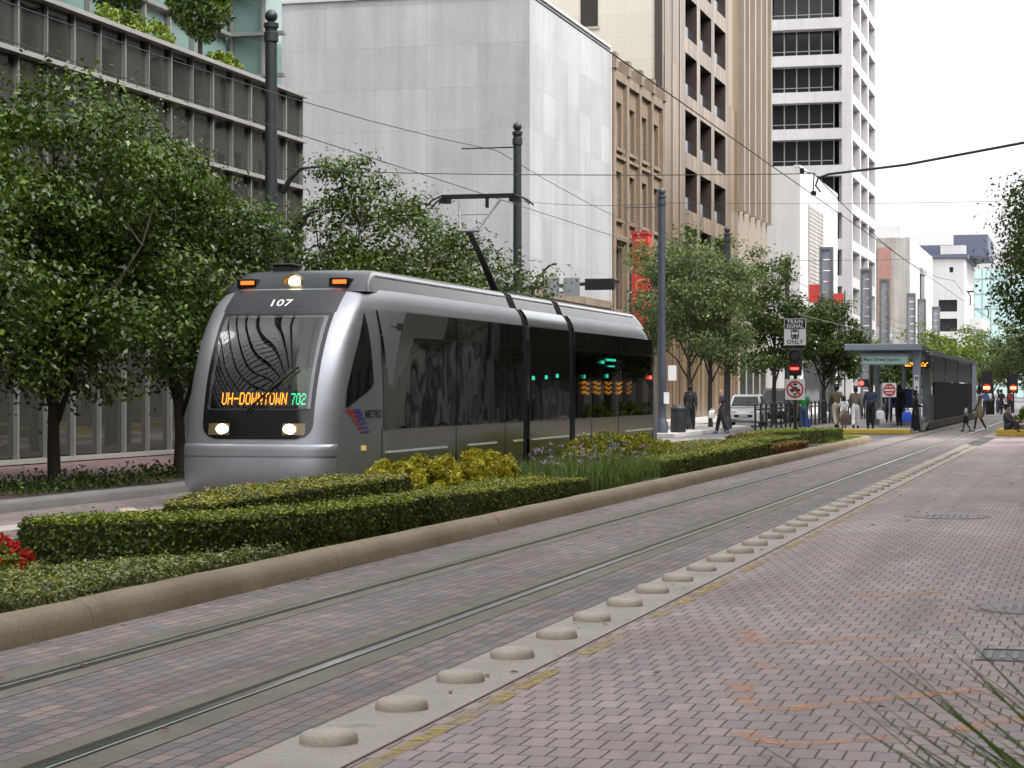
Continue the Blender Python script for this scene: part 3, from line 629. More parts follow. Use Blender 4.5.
hedge('clipped_hedge', 'short block of olive hedge just past the lilac flowers beside the kerb', 'hedge',
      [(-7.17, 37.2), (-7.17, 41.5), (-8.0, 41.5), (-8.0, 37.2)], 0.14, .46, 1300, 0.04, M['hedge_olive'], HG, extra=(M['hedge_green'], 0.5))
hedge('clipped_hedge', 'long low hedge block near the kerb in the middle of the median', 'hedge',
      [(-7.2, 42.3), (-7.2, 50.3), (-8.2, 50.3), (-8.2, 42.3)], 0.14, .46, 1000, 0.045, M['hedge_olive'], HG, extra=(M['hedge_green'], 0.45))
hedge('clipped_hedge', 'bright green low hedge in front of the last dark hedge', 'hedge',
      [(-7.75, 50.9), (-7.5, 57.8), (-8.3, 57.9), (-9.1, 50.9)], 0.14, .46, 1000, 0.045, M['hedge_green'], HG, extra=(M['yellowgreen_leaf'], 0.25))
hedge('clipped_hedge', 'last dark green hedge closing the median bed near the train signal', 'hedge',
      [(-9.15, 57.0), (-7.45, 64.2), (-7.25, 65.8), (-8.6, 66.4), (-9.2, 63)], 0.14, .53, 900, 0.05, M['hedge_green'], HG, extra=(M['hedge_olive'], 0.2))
hedge('ground_cover', '', '', [(-7.1, 6.0), (-7.1, 18.6), (-7.45, 17.7), (-7.75, 16.9), (-8.1, 16.3), (-8.0, 15.6), (-7.95, 14.9), (-8.3, 14.5), (-9.15, 14.2), (-9.15, 6.0)], 0.14,
      lambda x, y: .26, 4200, 0.034, M['cover'], kind='stuff', sides=True, wob=0.03, stick=0.12, extra=(M['yellowgreen_leaf'], 0.25), loose=0.075)
hedge('ground_cover', '', '', [(-8.2, 42), (-8.3, 51), (-9.15, 51), (-9.15, 42)], 0.14, .50, 900, 0.045, M['hedge_olive'], kind='stuff', extra=(M['cover'], 0.5))
hedge('ground_cover_flowers', '', '', [(-7.15, 50.6), (-7.15, 56.5), (-7.6, 56.5), (-7.75, 50.6)], 0.14, .36, 1100, 0.05, M['petal_rust'], kind='stuff', extra=(M['hedge_olive'], 0.35))
hedge('ground_cover_flowers', '', '', [(-8.2, 56.4), (-9.1, 55.2), (-9.2, 56.6), (-8.3, 58.4)], 0.14, .5, 900, 0.05, M['petal_rust'], kind='stuff', extra=(M['hedge_olive'], 0.35))
hedge('ground_cover', '', '', [(-7.1, 58), (-7.1, 70), (-7.5, 71.3), (-8.8, 71.3), (-9.1, 67), (-7.2, 66.4), (-7.3, 64)], 0.14, .2, 500, 0.05, M['hedge_green'], kind='stuff')

def shrub(name, label, c, rx, ry, h, n, size, mat, group, seed, core=True):
    rr = np.random.default_rng(seed); cl = []
    for _ in range(int(80 * max(rx, ry))):
        a, u = rr.uniform(0, 2 * PI), rr.uniform(0.05, 1) ; rad = math.sqrt(1 - (u * 0.9) ** 2) * rr.uniform(0.75, 1.05)
        cl.append((c[0] + rx * rad * math.cos(a), c[1] + ry * rad * math.sin(a), c[2] + h * u * rr.uniform(0.85, 1.05), rr.uniform(.06, .12)))
    cl = np.array(cl); k = rr.integers(0, len(cl), n); d = rr.normal(size=(n, 3)); d /= np.linalg.norm(d, axis=1)[:, None]
    P = cl[k, :3] + d * (cl[k, 3] * rr.uniform(0.6, 1.15, n))[:, None]; P[:, 2] = np.maximum(P[:, 2], c[2] + .02)
    t = thing(name, label, 'shrub', c, group)
    me = leaf_mesh('foliage', P - np.array(c), size, mat, 0.55, d, 0.4); link_mesh('foliage', me, t)
    b = B()
    for q in range(9):
        a = q * 2.4; b.tube([(c[0] + .04 * math.cos(a), c[1] + .04 * math.sin(a), c[2] - .02), (c[0] + rx * .35 * math.cos(a), c[1] + ry * .35 * math.sin(a), c[2] + h * .45), (c[0] + rx * .6 * math.cos(a), c[1] + ry * .6 * math.sin(a), c[2] + h * .8)], [.012, .008, .004], 5)
    b.build('stems', M['bark'], t)
    return t
YG = 'yellow shrubs in the median bed'
for i, (x, y, rx, ry, h, lab) in enumerate([(-8.75, 26.6, .42, .8, .58, 'bright yellow shrub nearest the tram cab'), (-8.7, 28.0, .45, .9, .62, 'bright yellow shrub second in the row beside the tram'),
        (-8.75, 29.4, .46, .9, .60, 'bright yellow shrub third in the row beside the tram'), (-8.65, 30.8, .45, .9, .60, 'last bright yellow shrub in the row before the lilac flowers')]):
    shrub('yellow_shrub', lab, (x, y, .14), rx, ry, h, 6500, .058, M['yellow_leaf'], YG, 20 + i)
for i, (x, y, rx, ry, h, lab) in enumerate([(-8.6, 37.0, .45, 1.0, .66, 'yellow-green shrub just behind the lilac flowers'), (-8.6, 39.0, .45, 1.1, .70, 'yellow-green shrub in the middle of the second group'),
        (-8.6, 41.0, .45, 1.1, .66, 'yellow-green shrub at the far end of the second group'), (-8.6, 43.2, .45, 1.1, .55, 'low yellow-green shrub by the rear of the tram')]):
    shrub('yellow_shrub', lab, (x, y, .14), rx, ry, h, 4200, .062, M['yellowgreen_leaf'], YG, 40 + i)

def blades(n, region, z0, lmin, lmax, wd, lean, seg=5, mats=None, away=None):
    """Arching strap leaves as chains of quads."""
    Vs = []
    for _ in range(n):
        x, y = region(); l = random.uniform(lmin, lmax); a = random.uniform(0, 2 * PI) if away is None else away(); cu = random.uniform(*lean)
        px, py, pz = x, y, z0; el = R(random.uniform(72, 88)); p0 = Vector((px, py, pz)); pr = None; st = l / seg
        dx, dy = math.cos(a), math.sin(a); sx, sy = -dy, dx; p = p0; ws = wd * random.uniform(.7, 1.2)
        for k in range(seg + 1):
            wk = ws * (1 - (k / seg) ** 2) + 0.0006; cur = (p + Vector((sx, sy, 0)) * wk / 2, p - Vector((sx, sy, 0)) * wk / 2)
            if pr: Vs.append((pr[0], pr[1], cur[1], cur[0]))
            pr = cur; p = p + Vector((dx * math.cos(el), dy * math.cos(el), math.sin(el))) * st; el -= cu * (0.5 + k / seg)
    return np.array([[tuple(v) for v in q] for q in Vs])
V = blades(5200, lambda: (random.uniform(-9.05, -7.2), random.uniform(31.5, 37.5)), .14, .3, .55, .012, (.05, .38), 4)
Vb = blades(1400, lambda: (random.uniform(-8.1, -7.2), random.uniform(34.5, 38.2)), .14, .22, .42, .012, (.05, .38), 4)
stuff(link_mesh('ground_cover_strap_leaves', quads_mesh('strap_leaves', np.vstack([V, Vb]), M['blade'])))
st = []; fl = []
for _ in range(85):
    x, y = random.uniform(-8.6, -7.3), random.uniform(31.6, 37.5); h = random.uniform(.4, .68)
    tip = Vector((x + random.uniform(-.06, .06), y + random.uniform(-.06, .06), .14 + h)); p = Vector((x, y, .14)); sx = Vector((.003, .002, 0))
    st.append([p - sx, p + sx, tip + sx, tip - sx])
    for q in range(random.randint(4, 9)): fl.append(tip + Vector((random.gauss(0, .022), random.gauss(0, .022), random.gauss(0, .018))))
me = leaf_mesh('lilac', np.array([tuple(f) for f in fl]), .036, [M['petal_lilac'], M['blade']], .6)
sm = quads_mesh('stalks', np.array([[tuple(v) for v in q] for q in st]), M['blade'])
stuff(link_mesh('ground_cover_lilac_flowers', me)); stuff(link_mesh('ground_cover_flower_stalks', sm))
# pale slab set in the bed beside the flowers
b = B(); b.box(-7.75, -7.2, 35.3, 36.6, .14, .19); tag(b.build('utility_cover', M['kerb_grey'], bevel=.01), 'flat grey concrete utility cover in the bed by the lilac flowers', 'utility cover')
# pot of red flowers
c = (-8.66, 15.65, .14); t = thing('flower_planter', 'low round concrete planter of bright red flowers at the left edge', 'planter', c)
b = B(); b.lathe([(.36, 0), (.40, .10), (.41, .13), (.37, .13), (.35, .10), (.001, .10)], 28, c); b.build('bowl', M['kerb_grey'], t, True, 40)
k = 1500; d = RNG.normal(size=(k, 3)); d /= np.linalg.norm(d, axis=1)[:, None]; d[:, 2] = np.abs(d[:, 2]); P = d * np.array([.36, .38, .26]) * RNG.uniform(.5, 1.05, k)[:, None] + np.array([0, 0, .11])
link_mesh('foliage', leaf_mesh('foliage', P, .05, M['hedge_green'], .6, d, .4), t)
q = 80; cd = RNG.normal(size=(q, 3)); cd /= np.linalg.norm(cd, axis=1)[:, None]; cd[:, 2] = np.abs(cd[:, 2]); cc = cd * np.array([.42, .44, .27]) + np.array([0, 0, .12])
P = np.repeat(cc, 14, axis=0) + RNG.normal(0, .017, (q * 14, 3)); link_mesh('blossoms', leaf_mesh('blossoms', P, .036, M['petal_red'], .8), t)

# ------------------------------------------------------------------ the tram
TX, TY, TL = -11.0, 27.35, 22.8
def lerp_tab(tab, z):
    if z <= tab[0][0]: return tab[0][1]
    for (a, va), (b_, vb) in zip(tab, tab[1:]):
        if z <= b_: t = (z - a) / (b_ - a); return va + (vb - va) * t
    return tab[-1][1]
WT = [(.20, 1.18), (.27, 1.28), (.4, 1.315), (.8, 1.325), (1.5, 1.33), (2.4, 1.325), (2.84, 1.31), (2.98, 1.275), (3.08, 1.22), (3.14, 1.17), (3.2, 1.08)]
NT = [(.20, .30), (.27, .12), (.4, .03), (.6, .0), (.95, .05), (1.0, .07), (1.25, .10), (1.5, .16), (1.75, .24), (2.0, .345), (2.25, .48), (2.5, .655), (2.7, .83), (2.85, .99), (3.0, 1.18), (3.1, 1.33), (3.2, 1.5)]
def spline_tab(tab, z):
    n = len(tab)
    if z <= tab[0][0]: return tab[0][1]
    if z >= tab[-1][0]: return tab[-1][1]
    for i in range(n - 1):
        if z <= tab[i + 1][0]: break
    def sl(k):
        a, c = max(0, k - 1), min(n - 1, k + 1); return (tab[c][1] - tab[a][1]) / (tab[c][0] - tab[a][0])
    h = tab[i + 1][0] - tab[i][0]; t = (z - tab[i][0]) / h
    return (2 * t ** 3 - 3 * t * t + 1) * tab[i][1] + (t ** 3 - 2 * t * t + t) * h * sl(i) + (3 * t * t - 2 * t ** 3) * tab[i + 1][1] + (t ** 3 - t * t) * h * sl(i + 1)
PE, LC, LB = 3.0, 0.33, 1.75
def tap(q):
    s = max(0.0, min(1.0, q / LB)); return .785 + .215 * s * (2 - s)
def half(q, w):
    if q <= 0: return 0.0
    f = 1.0 if q >= LC else (1 - (1 - q / LC) ** PE) ** (1 / PE)
    return w * tap(q) * f
def W_(z): return lerp_tab(WT, z)
def N_(z): return lerp_tab(NT, z) if z < 1.0 else spline_tab(NT2, z)
NT2 = [(1.0, .06), (1.5, .165), (2.0, .35), (2.5, .65), (2.85, .985), (3.1, 1.32), (3.2, 1.48)]
def fy(x, z):
    lo, hi, w_ = 0.0, LB, W_(z)
    for _ in range(30):
        m_ = (lo + hi) / 2
        if half(m_, w_) < abs(x): lo = m_
        else: hi = m_
    return N_(z) + hi
def sx_(y, z):
    return half(y - N_(z), W_(z))
tram = thing('tram', 'silver articulated light rail tram numbered 107 with lit headlights and orange destination sign', 'tram', (TX, TY, 0))
def T(p, mirror=False):
    return (TX + p[0], TY + (TL - p[1] if mirror else p[1]), p[2])
ZB = [.20, .235, .27, .33, .4, .5, .6, .7, .8, .9, 1.0, 1.1, 1.2] + [1.2 + .08 * k for k in range(1, 21)] + [2.84, 2.88, 2.92, 2.98, 3.04, 3.08, 3.14]
def cab_shell(yend, mirror, name):
    b = B(); n = 40; rows = []
    for z in ZB:
        row = []
        for k in range(-n, n + 1):
            a = (k / n) * PI / 2; t = abs(math.sin(a)) ** (2 / PE) * (1 if k >= 0 else -1)
            q = LC * (1 - abs(math.cos(a)) ** (2 / PE)); x = W_(z) * t * tap(q); row.append((x, N_(z) + q, z))
        ext = [LC + (LB - LC) * (e + 1) / 8 for e in range(8)]
        row = [(-W_(z), yend, z)] + [(-half(q, W_(z)), N_(z) + q, z) for q in ext[::-1]] + row + [(half(q, W_(z)), N_(z) + q, z) for q in ext] + [(W_(z), yend, z)]
        rows.append(row)
    m = len(rows[0])
    idx = [[None] * m for _ in rows]
    for i, r in enumerate(rows):
        for j, p in enumerate(r): idx[i][j] = len(b.v); b.v.append(T(p, mirror))
    for i in range(len(rows) - 1):
        for j in range(m - 1):
            cx = (rows[i][j][0] + rows[i][j + 1][0]) / 2; cz = (ZB[i] + ZB[i + 1]) / 2; cy = (rows[i][j][1] + rows[i][j + 1][1]) / 2
            front = cy < N_(cz) + LC and 0 < j < m - 2; side_ = cy > N_(cz) + LB * .95
            if front and abs(cx) < .70 and 1.46 < cz < 2.72: continue         # the windscreen opening
            b.cur = (2 if (side_ and cz < 2.86) else 0)
            b.f.append((idx[i][j], idx[i][j + 1], idx[i + 1][j + 1], idx[i + 1][j])); b.m.append(b.cur)
    b.cur = 0
    top = len(rows) - 1; b.f.append(tuple(idx[top][j] for j in range(m))); b.m.append(0)
    return b.build(name, [M['silver'], M['silver_dark'], M['silver_side']], tram, True, 35)
cab_shell(9.4, False, 'body'); cab_shell(TL - 13.35, True, 'body')
def straight(y0, y1, ins, name, m, zs=None, cap=True):
    b = B(); zz = zs or ZB
    prof = [(W_(z) - ins, z) for z in zz] + [(-W_(z) + ins, z) for z in zz[::-1]]
    b.grid([[T((p[0], y, p[1])) for p in prof] for y in (y0, y1)], True)
    return b.build(name, m, tram, True, 35)
straight(9.85, 12.9, 0, 'body', M['silver_side'])
for y0, y1 in ((9.4, 9.85), (12.9, 13.35)):
    b = B(); rows = []; k = 9
    for i in range(k + 1):
        y = y0 + (y1 - y0) * i / k; ins = .035 + .04 * (i % 2); rows.append([T((p[0], y, p[1])) for p in [(W_(z) - ins, z) for z in ZB] + [(-W_(z) + ins, z) for z in ZB[::-1]]])
    b.grid(rows, True)
    rows = []
    for i in range(k + 1):
        y = y0 + (y1 - y0) * i / k; ins = .02 + .04 * (i % 2); rows.append([T(p_) for p_ in [(1.10 - ins, y, 3.12), (1.0 - ins, y, 3.34), (.94 - ins, y, 3.44 - ins), (-.94 + ins, y, 3.44 - ins), (-1.0 + ins, y, 3.34), (-1.10 + ins, y, 3.12)]])
    b.grid(rows)
    b.build('bellows', M['rubber'], tram)
# front bumper shell, slightly proud of the body
b = B(); rows = []
BZ = [(.235, -.035), (.25, .0), (.29, .012), (.4, .016), (.6, .018), (.765, .018), (.775, .004), (.79, .004), (.80, .020), (.88, .030), (.93, .030), (.955, .022), (.965, .004), (.966, -.03)]
for z, off in BZ:
    row = []
    for k in range(-36, 37):
        a = (k / 36) * PI / 2 * 0.90; t = abs(math.sin(a)) ** (2 / PE) * (1 if k >= 0 else -1); w_ = W_(z) + off
        q = LC * (1 - abs(math.cos(a)) ** (2 / PE)); row.append(T((w_ * t * tap(q), N_(max(z, .27)) - off + q, z)))
    rows.append(row)
b.grid(rows); b.build('bumper', M['silver'], tram, True, 40)
def front_patch(name, x0f, x1f, z0, z1, off, mat, parent, nx=20, nz=16, smooth=True):
    b = B(); rows = []
    for i in range(nz + 1):
        z = z0 + (z1 - z0) * i / nz; xa = x0f(z) if callable(x0f) else x0f; xb = x1f(z) if callable(x1f) else x1f
        rows.append([T((xa + (xb - xa) * j / nx, fy(xa + (xb - xa) * j / nx, z) - off, z)) for j in range(nx + 1)])
    b.grid(rows); return b.build(name, mat, parent, smooth)
def hw(z):
    r = .22; zb = 1.03; base = .805 + .02 * (z - 1) / 1.8
    if z - zb < r: base -= r - math.sqrt(max(0, r * r - (r - (z - zb)) ** 2))
    return base
zt_ = 2.79
front_patch('windscreen', lambda z: -hw(z) + .05, lambda z: hw(z) - .05, 1.44, zt_ - .04, .010, M['windshield'], tram, 24, 24)
mask = front_patch('windscreen_surround', lambda z: -hw(z), lambda z: hw(z), 1.03, 1.44, .011, M['tram_mask'], tram, 24, 12)
front_patch('surround_edge', lambda z: -hw(z), lambda z: -hw(z) + .055, 1.44, zt_, .011, M['tram_mask'], mask, 3, 24)
front_patch('surround_edge', lambda z: hw(z) - .055, lambda z: hw(z), 1.44, zt_, .011, M['tram_mask'], mask, 3, 24)
front_patch('surround_edge', lambda z: -hw(z) + .055, lambda z: hw(z) - .055, zt_ - .045, zt_, .0112, M['tram_mask'], mask, 24, 2)
front_patch('surround_edge', lambda z: -hw(z) + .055, lambda z: hw(z) - .055, 1.425, 1.445, .014, M['lamp_grey'] if 'lamp_grey' in M else M['pole'], mask, 24, 2)
for s in (-1, 1):
    h = front_patch('headlight', s * .545 - .16, s * .545 + .16, 1.085, 1.245, .016, plain('lamp_housing', (.22, .17, .10), .25, .4), tram, 8, 4)
    b = B(); rows = []
    for rr in (0.001, .045, .078):
        rows.append([T((s * .49 + rr * 1.15 * math.cos(2 * PI * j / 18), fy(s * .49, 1.165) - .035 + abs(rr) * .1, 1.165 + rr * .9 * math.sin(2 * PI * j / 18))) for j in range(18)])
    b.grid(rows, True); b.build('lamp', M['lamp_on'], h)
# interior behind the windscreen
b = B(); b.face([T((-1.2, 2.1, .4)), T((1.2, 2.1, .4)), T((1.2, 2.1, 2.9)), T((-1.2, 2.1, 2.9))]); b.build('cab_bulkhead', plain('cab_dark', (.03, .032, .035), .7), tram)
b = B(); b.box(*[TX - .95, TX + .95], TY + .62, TY + 1.0, 1.0, 1.36); b.box(TX - .3, TX + .45, TY + .55, TY + .7, 1.36, 1.5); b.build('dashboard', plain('dash', (.03, .03, .032), .6), tram, bevel=.03)
b = B(); b.box(TX - .14, TX + .34, TY + 1.75, TY + 1.85, 1.0, 2.0); b.build('driver_seat', plain('seat_dark', (.03, .04, .06), .8), tram, bevel=.04)
# destination sign, dot matrix
DOT = {'U': '10001 10001 10001 10001 10001 10001 01110', 'H': '10001 10001 10001 11111 10001 10001 10001', '-': '00000 00000 00000 11111 00000 00000 00000',
 'D': '11110 10001 10001 10001 10001 10001 11110', 'O': '01110 10001 10001 10001 10001 10001 01110', 'W': '10001 10001 10001 10101 10101 11011 10001',
 'N': '10001 11001 11001 10101 10011 10011 10001', 'T': '11111 00100 00100 00100 00100 00100 00100', '7': '11111 00001 00010 00010 00100 00100 00100', '0': '01110 10001 10001 10001 10001 10001 01110',
 '2': '01110 10001 00001 00110 01000 10000 11111'}
def dots(name, s, x0, x1, z0, z1, mat, parent, off):
    b = B(); cols = len(s) * 6 - 1; cw = (x1 - x0) / cols; ch = (z1 - z0) / 7
    for i, chh in enumerate(s):
        for r, row in enumerate(DOT[chh].split()):
            for c_, v in enumerate(row):
                if v == '1':
                    x = x0 + (i * 6 + c_) * cw; z = z1 - (r + 1) * ch; k = .06
                    b.face([T((x + cw * k, fy(x, z) + off, z + ch * k)), T((x + cw * (1 - k), fy(x, z) + off, z + ch * k)), T((x + cw * (1 - k), fy(x, z) + off, z + ch * (1 - k))), T((x + cw * k, fy(x, z) + off, z + ch * (1 - k)))])
    return b.build(name, mat, parent)
sg = front_patch('destination_sign', -.60, .74, 1.47, 1.70, -.05, M['black'], tram, 10, 3)
dots('destination_lettering', 'UH-DOWNTOWN', -.555, .40, 1.50, 1.665, M['led_orange'], sg, .032)
dots('route_number', '702', .46, .665, 1.50, 1.655, M['led_green'], sg, .032)
front_patch('fascia', lambda z: -hw(2.7) - .02 + .0 * z, lambda z: hw(2.7) + .02, 2.80, 3.125, .009, M['silver_dark'], tram, 24, 12)
# fleet number on the fascia
text_obj('fleet_number', '107', .22, M['white_num'], tram, lambda u, v: T((u - .02, fy(u, 2.925 + v * .62) - .016, 2.925 + v * .62)), 1.05, .004)
# wiper
b = B(); pv = (-.16, fy(-.16, 1.43) - .03, 1.40); pe = (.52, fy(.52, 2.02) - .02, 2.02)
b.tube([T(pv), T((.18, fy(.18, 1.72) - .045, 1.72)), T(pe)], [.022, .016, .012], 6); b.tube([T((.46, fy(.46, 1.62) - .02, 1.62)), T((.46, fy(.46, 2.0) - .02, 2.0)), T((.46, fy(.46, 2.3) - .018, 2.3))], .011, 6)
b.tube([T((-.10, pv[1] - .01, 1.40)), T((.55, fy(.55, 1.99) - .03, 1.97))], .009, 5); b.build('windscreen_wiper', M['black'], tram)
# roof fairing
FW = [(3.10, 1.10), (3.34, 1.00), (3.40, .97), (3.44, .9), (3.455, .5)]
FN = [(3.10, 1.38), (3.2, 1.50), (3.3, 1.68), (3.38, 1.86), (3.43, 2.05), (3.455, 2.4)]
def fair(y0, y1, front, mirror=False):
    b = B(); rows = []; zs = [3.10, 3.15, 3.2, 3.25, 3.3, 3.34, 3.37, 3.40, 3.42, 3.44, 3.455]; n = 20; pe, lc = 4.5, .5
    for z in zs:
        w_ = lerp_tab(FW, z)
        if front:
            row = [(-w_, y1, z)]
            for k in range(-n, n + 1):
                a = (k / n) * PI / 2; row.append((w_ * abs(math.sin(a)) ** (2 / pe) * (1 if k >= 0 else -1), lerp_tab(FN, z) + lc * (1 - abs(math.cos(a)) ** (2 / pe)), z))
            row.append((w_, y1, z))
        else: row = [(-w_, y1, z), (-w_, y0, z), (w_, y0, z), (w_, y1, z)]
        rows.append(row)
    k0 = len(b.v); m = len(rows[0])
    for r in rows: b.v += [T(p, mirror) for p in r]
    for i in range(len(rows) - 1):
        for j in range(m):
            jj = (j + 1) % m; cx = (rows[i][j][0] + rows[i][jj][0]) / 2
            b.f.append((k0 + i * m + j, k0 + i * m + jj, k0 + (i + 1) * m + jj, k0 + (i + 1) * m + j)); b.m.append(1 if (front and abs(cx) < .99 * lerp_tab(FW, zs[i]) and 0 < j < m - 2) else 0)
    b.f.append(tuple(k0 + (len(rows) - 1) * m + j for j in range(m))); b.m.append(0)
    return b.build('roof_fairing', [M['silver_side'], M['silver_dark']], tram, True, 40)
rf = fair(0, 9.38, True); fair(9.87, 12.88, False); fair(0, TL - 13.37, True, True)
b = B()
for z0, y0, y1 in ((3.345, 2.2, 9.38), (3.345, 9.87, 12.88), (3.345, 13.37, 20.4)):
    for s in (-1, 1): b.box(TX + s * 1.0 - .012, TX + s * 1.0 + .012, TY + y0, TY + y1, z0, z0 + .016)
b.build('roof_edge_trim', M['white_paint'], tram)
def fyf(x, z): return lerp_tab(FN, z)
b = B(); zc = 3.24; yc = fyf(0, zc)
t0 = Vector((0, yc - .03, zc))
hl = b.lathe([(.155, .02), (.15, -.03), (.12, -.03), (.095, .02)], 24); 
b.v = [T((v[0] - .02, yc - .02 + v[2] * 1.0, zc + v[1] * .82)) for v in b.v]; hl = b.build('top_headlight', M['lamp_ring'], tram, True, 40)
b = B(); rows = [[T((.02 + rr * math.cos(2 * PI * j / 18), yc - .07 + rr * .2, zc + .01 + rr * .9 * math.sin(2 * PI * j / 18))) for j in range(18)] for rr in (.001, .05, .09)]
b.grid(rows, True); b.build('lamp', M['lamp_on'], hl)
for s in (-1, 1):
    b = B(); x = s * .70; b.box(TX + x - .15, TX + x + .15, TY + fyf(0, 3.2) - .03, TY + fyf(0, 3.2) + .22, 3.155, 3.30)
    hh = b.build('marker_light', M['tram_mask'], tram, bevel=.02)
    b = B(); b.box(TX + x - .10 + .02, TX + x + .10 + .02, TY + fyf(0, 3.2) - .05, TY + fyf(0, 3.2) - .02, 3.21, 3.265); b.build('lamp', M['amber_on'], hh)
b = B(); b.box(TX - .62, TX - .32, TY + 2.3, TY + 2.6, 3.44, 3.53); b.box(TX - .65, TX - .29, TY + 2.27, TY + 2.63, 3.53, 3.56); b.build('roof_unit', M['pole'], tram, bevel=.015)
b = B(); b.box(TX - .6, TX + .6, TY + 14.6, TY + 17.6, 3.44, 3.5); b.box(TX - .7, TX + .7, TY + 4.4, TY + 8.2, 3.44, 3.49); b.build('roof_unit', M['silver_dark'], tram, bevel=.03)
M['strip_white'] = plain('strip_white', (.8, .8, .82), .3)
# side glazing, doors, panels
def side_patch(name, y0, y1, z0, z1, off, mat, s, parent=None, ny=1, nz=10):
    b = B(); rows = []
    for i in range(nz + 1):
        z = z0 + (z1 - z0) * i / nz; ya = y0(z) if callable(y0) else y0; yb = y1(z) if callable(y1) else y1
        rows.append([T((s * (sx_(ya + (yb - ya) * j / ny, z) + off), ya + (yb - ya) * j / ny, z)) for j in range(ny + 1)])
    b.grid(rows); return b.build(name, mat, parent or tram, True)
def cab_front(z):
    tab = [(1.46, .50), (1.7, .56), (1.95, .70), (2.2, .86), (2.5, 1.08), (2.78, 1.28)]
    return lerp_tab(tab, z)
def cab_rear(z): return .54 + (z - 1.46) / .30 * .76 if z < 1.76 else 1.30
for s in (-1, 1):
    side_patch('cab_window', cab_front, cab_rear, 1.46, 2.78, .007, M['tram_glass'], s, None, 12, 20)
    zs = [(1.62, 5.2), (5.26, 8.16), (8.22, 9.36)], [(9.9, 12.86)], [(13.4, 14.77), (14.83, 17.3), (17.36, 21.0)]
    for grp in zs:
        for y0, y1 in grp:
            side_patch('upper_glass', y0, y1, 2.485, 2.835, .010, M['tram_glass'], s)
            rear = grp is zs[2]
            side_patch('window', y0, y1, 1.14, 2.475, .022 if (rear and s > 0) else .010, M['side_tint'] if (rear and s > 0) else M['tram_glass'], s, None, 2)
            if rear and s > 0: side_patch('window_backing', y0, y1, 1.14, 2.475, .004, M['tram_mask'], s)
    if s > 0:
        # orange and cyan sign reflections, painted as glowing strips in the side glass
        b = B(); x = 1.33 + .012
        for i in range(5):
            y = 13.9 + i * 1.05
            for r in range(3):
                for q in range(5):
                    zz = 1.62 + r * .095 + .02 * math.sin(q * 1.3 + i); l = .62 / 5
                    if i < 4 or q % 2: b.face([T((x, y + q * l, zz)), T((x, y + (q + .9) * l, zz + .01)), T((x, y + (q + .9) * l, zz + .06)), T((x, y + q * l, zz + .045))])
        b.build('orange_reflection', emit('reflection_amber', (1.0, .38, .02), .22), tram)
        b = B()
        for y, z, wy, wz in ((16.1, 2.30, .9, .05), (15.6, 2.24, .3, .06), (16.3, 2.18, .6, .03), (14.05, 1.93, .12, .07), (16.1, 1.95, .16, .08)):
            b.face([T((x + .001, y, z)), T((x + .001, y + wy, z)), T((x + .001, y + wy, z + wz)), T((x + .001, y, z + wz))])
        b.build('cyan_reflection', M['reflection_cyan'], tram)
        b = B()
        for y, z in ((10.9, 1.9), (11.75, 1.93), (9.95, 1.88)): b.face([T((1.343, y, z)), T((1.343, y + .2, z)), T((1.343, y + .2, z + .07)), T((1.343, y, z + .07))])
        b.build('cyan_reflection', emit('reflection_cyan_dim', (.05, .9, .6), .2), tram)
        b = B(); b.box(TX + 1.33, TX + 1.36, TY + 20.6, TY + 20.75, 1.95, 2.02); b.build('tail_lamp', M['red_on'], tram)
    # thin white strips, seams, handles
    for y0, y1 in ((1.7, 4.7), (5.9, 7.6), (8.75, 9.35), (10.0, 12.8), (13.5, 14.6), (18.1, 21.0)):
        b = B(); b.box(*sorted((TX + s * 1.322, TX + s * 1.342)), TY + y0, TY + y1, .80, .83); b.build('side_strip', M['strip_white'], tram)
    for y in (1.56, 5.23, 8.19, 14.8, 17.33, 21.06):
        b = B(); xs = sx_(y, .7); b.box(*sorted((TX + s * (xs - .03), TX + s * (xs + .007))), TY + y - .012, TY + y + .012, .3, 1.14); b.build('panel_seam', M['rubber'], tram)
    b = B()
    xs = sx_(.95, .9); b.box(*sorted((TX + s * (xs - .06), TX + s * (xs + .012))), TY + .88, TY + 1.02, .86, .93); b.build('side_marker', emit('marker_amber', (.9, .7, .2), .15), tram)
    b = B(); b.tube([T((s * 1.32, 2.0, 2.62)), T((s * 1.42, 1.92, 2.60)), T((s * 1.46, 1.9, 2.60))], .012, 6); b.box(*sorted((TX + s * 1.44, TX + s * 1.52)), TY + 1.86, TY + 1.92, 2.55, 2.65); b.build('side_camera', M['black'], tram)
    # the stripe emblem and the operator's lettering
    for i in range(6):
        z1 = 1.44 - i * .062; h = .05 - i * .006; yo = .52 + i * .055
        for c_, (ya, yb) in enumerate(((0, .17 - i * .012), (.17 - i * .012, .36 - i * .012))):
            side_patch('emblem', lambda z, a=yo + ya: a + (1.46 - z) * .1, lambda z, a=yo + yb: a + (1.46 - z) * .1, z1 - h, z1, .006, M['logo_red'] if (c_ == 0) else M['logo_blue'], s, None, 3, 1)
    text_obj('lettering', 'METRO', .16, M['sign_black'], tram, lambda u, v, s=s: T((s * (sx_(1.27 + u * s * 1.0, 1.37 + v) + .006), 1.27 + u * s, 1.36 + v)), 1.0, .002)
b = B(); b.box(TX - 1.1, TX + 1.1, TY + .6, TY + TL - .6, .12, .24); b.build('underframe', M['rubber'], tram)
for y in (2.6, 4.4, 10.6, 12.2, 17.6, 19.4):
    for s in (-1, 1):
        b = B(); b.lathe([(.0, -.06), (.30, -.06), (.31, .03), (.33, .03), (.33, .06), (.0, .06)], 24); b.v = [(TX + s * .745 + v[2] * s, TY + y + v[0], .34 + v[1]) for v in b.v]; b.build('wheel', M['rust'], tram, True, 30)
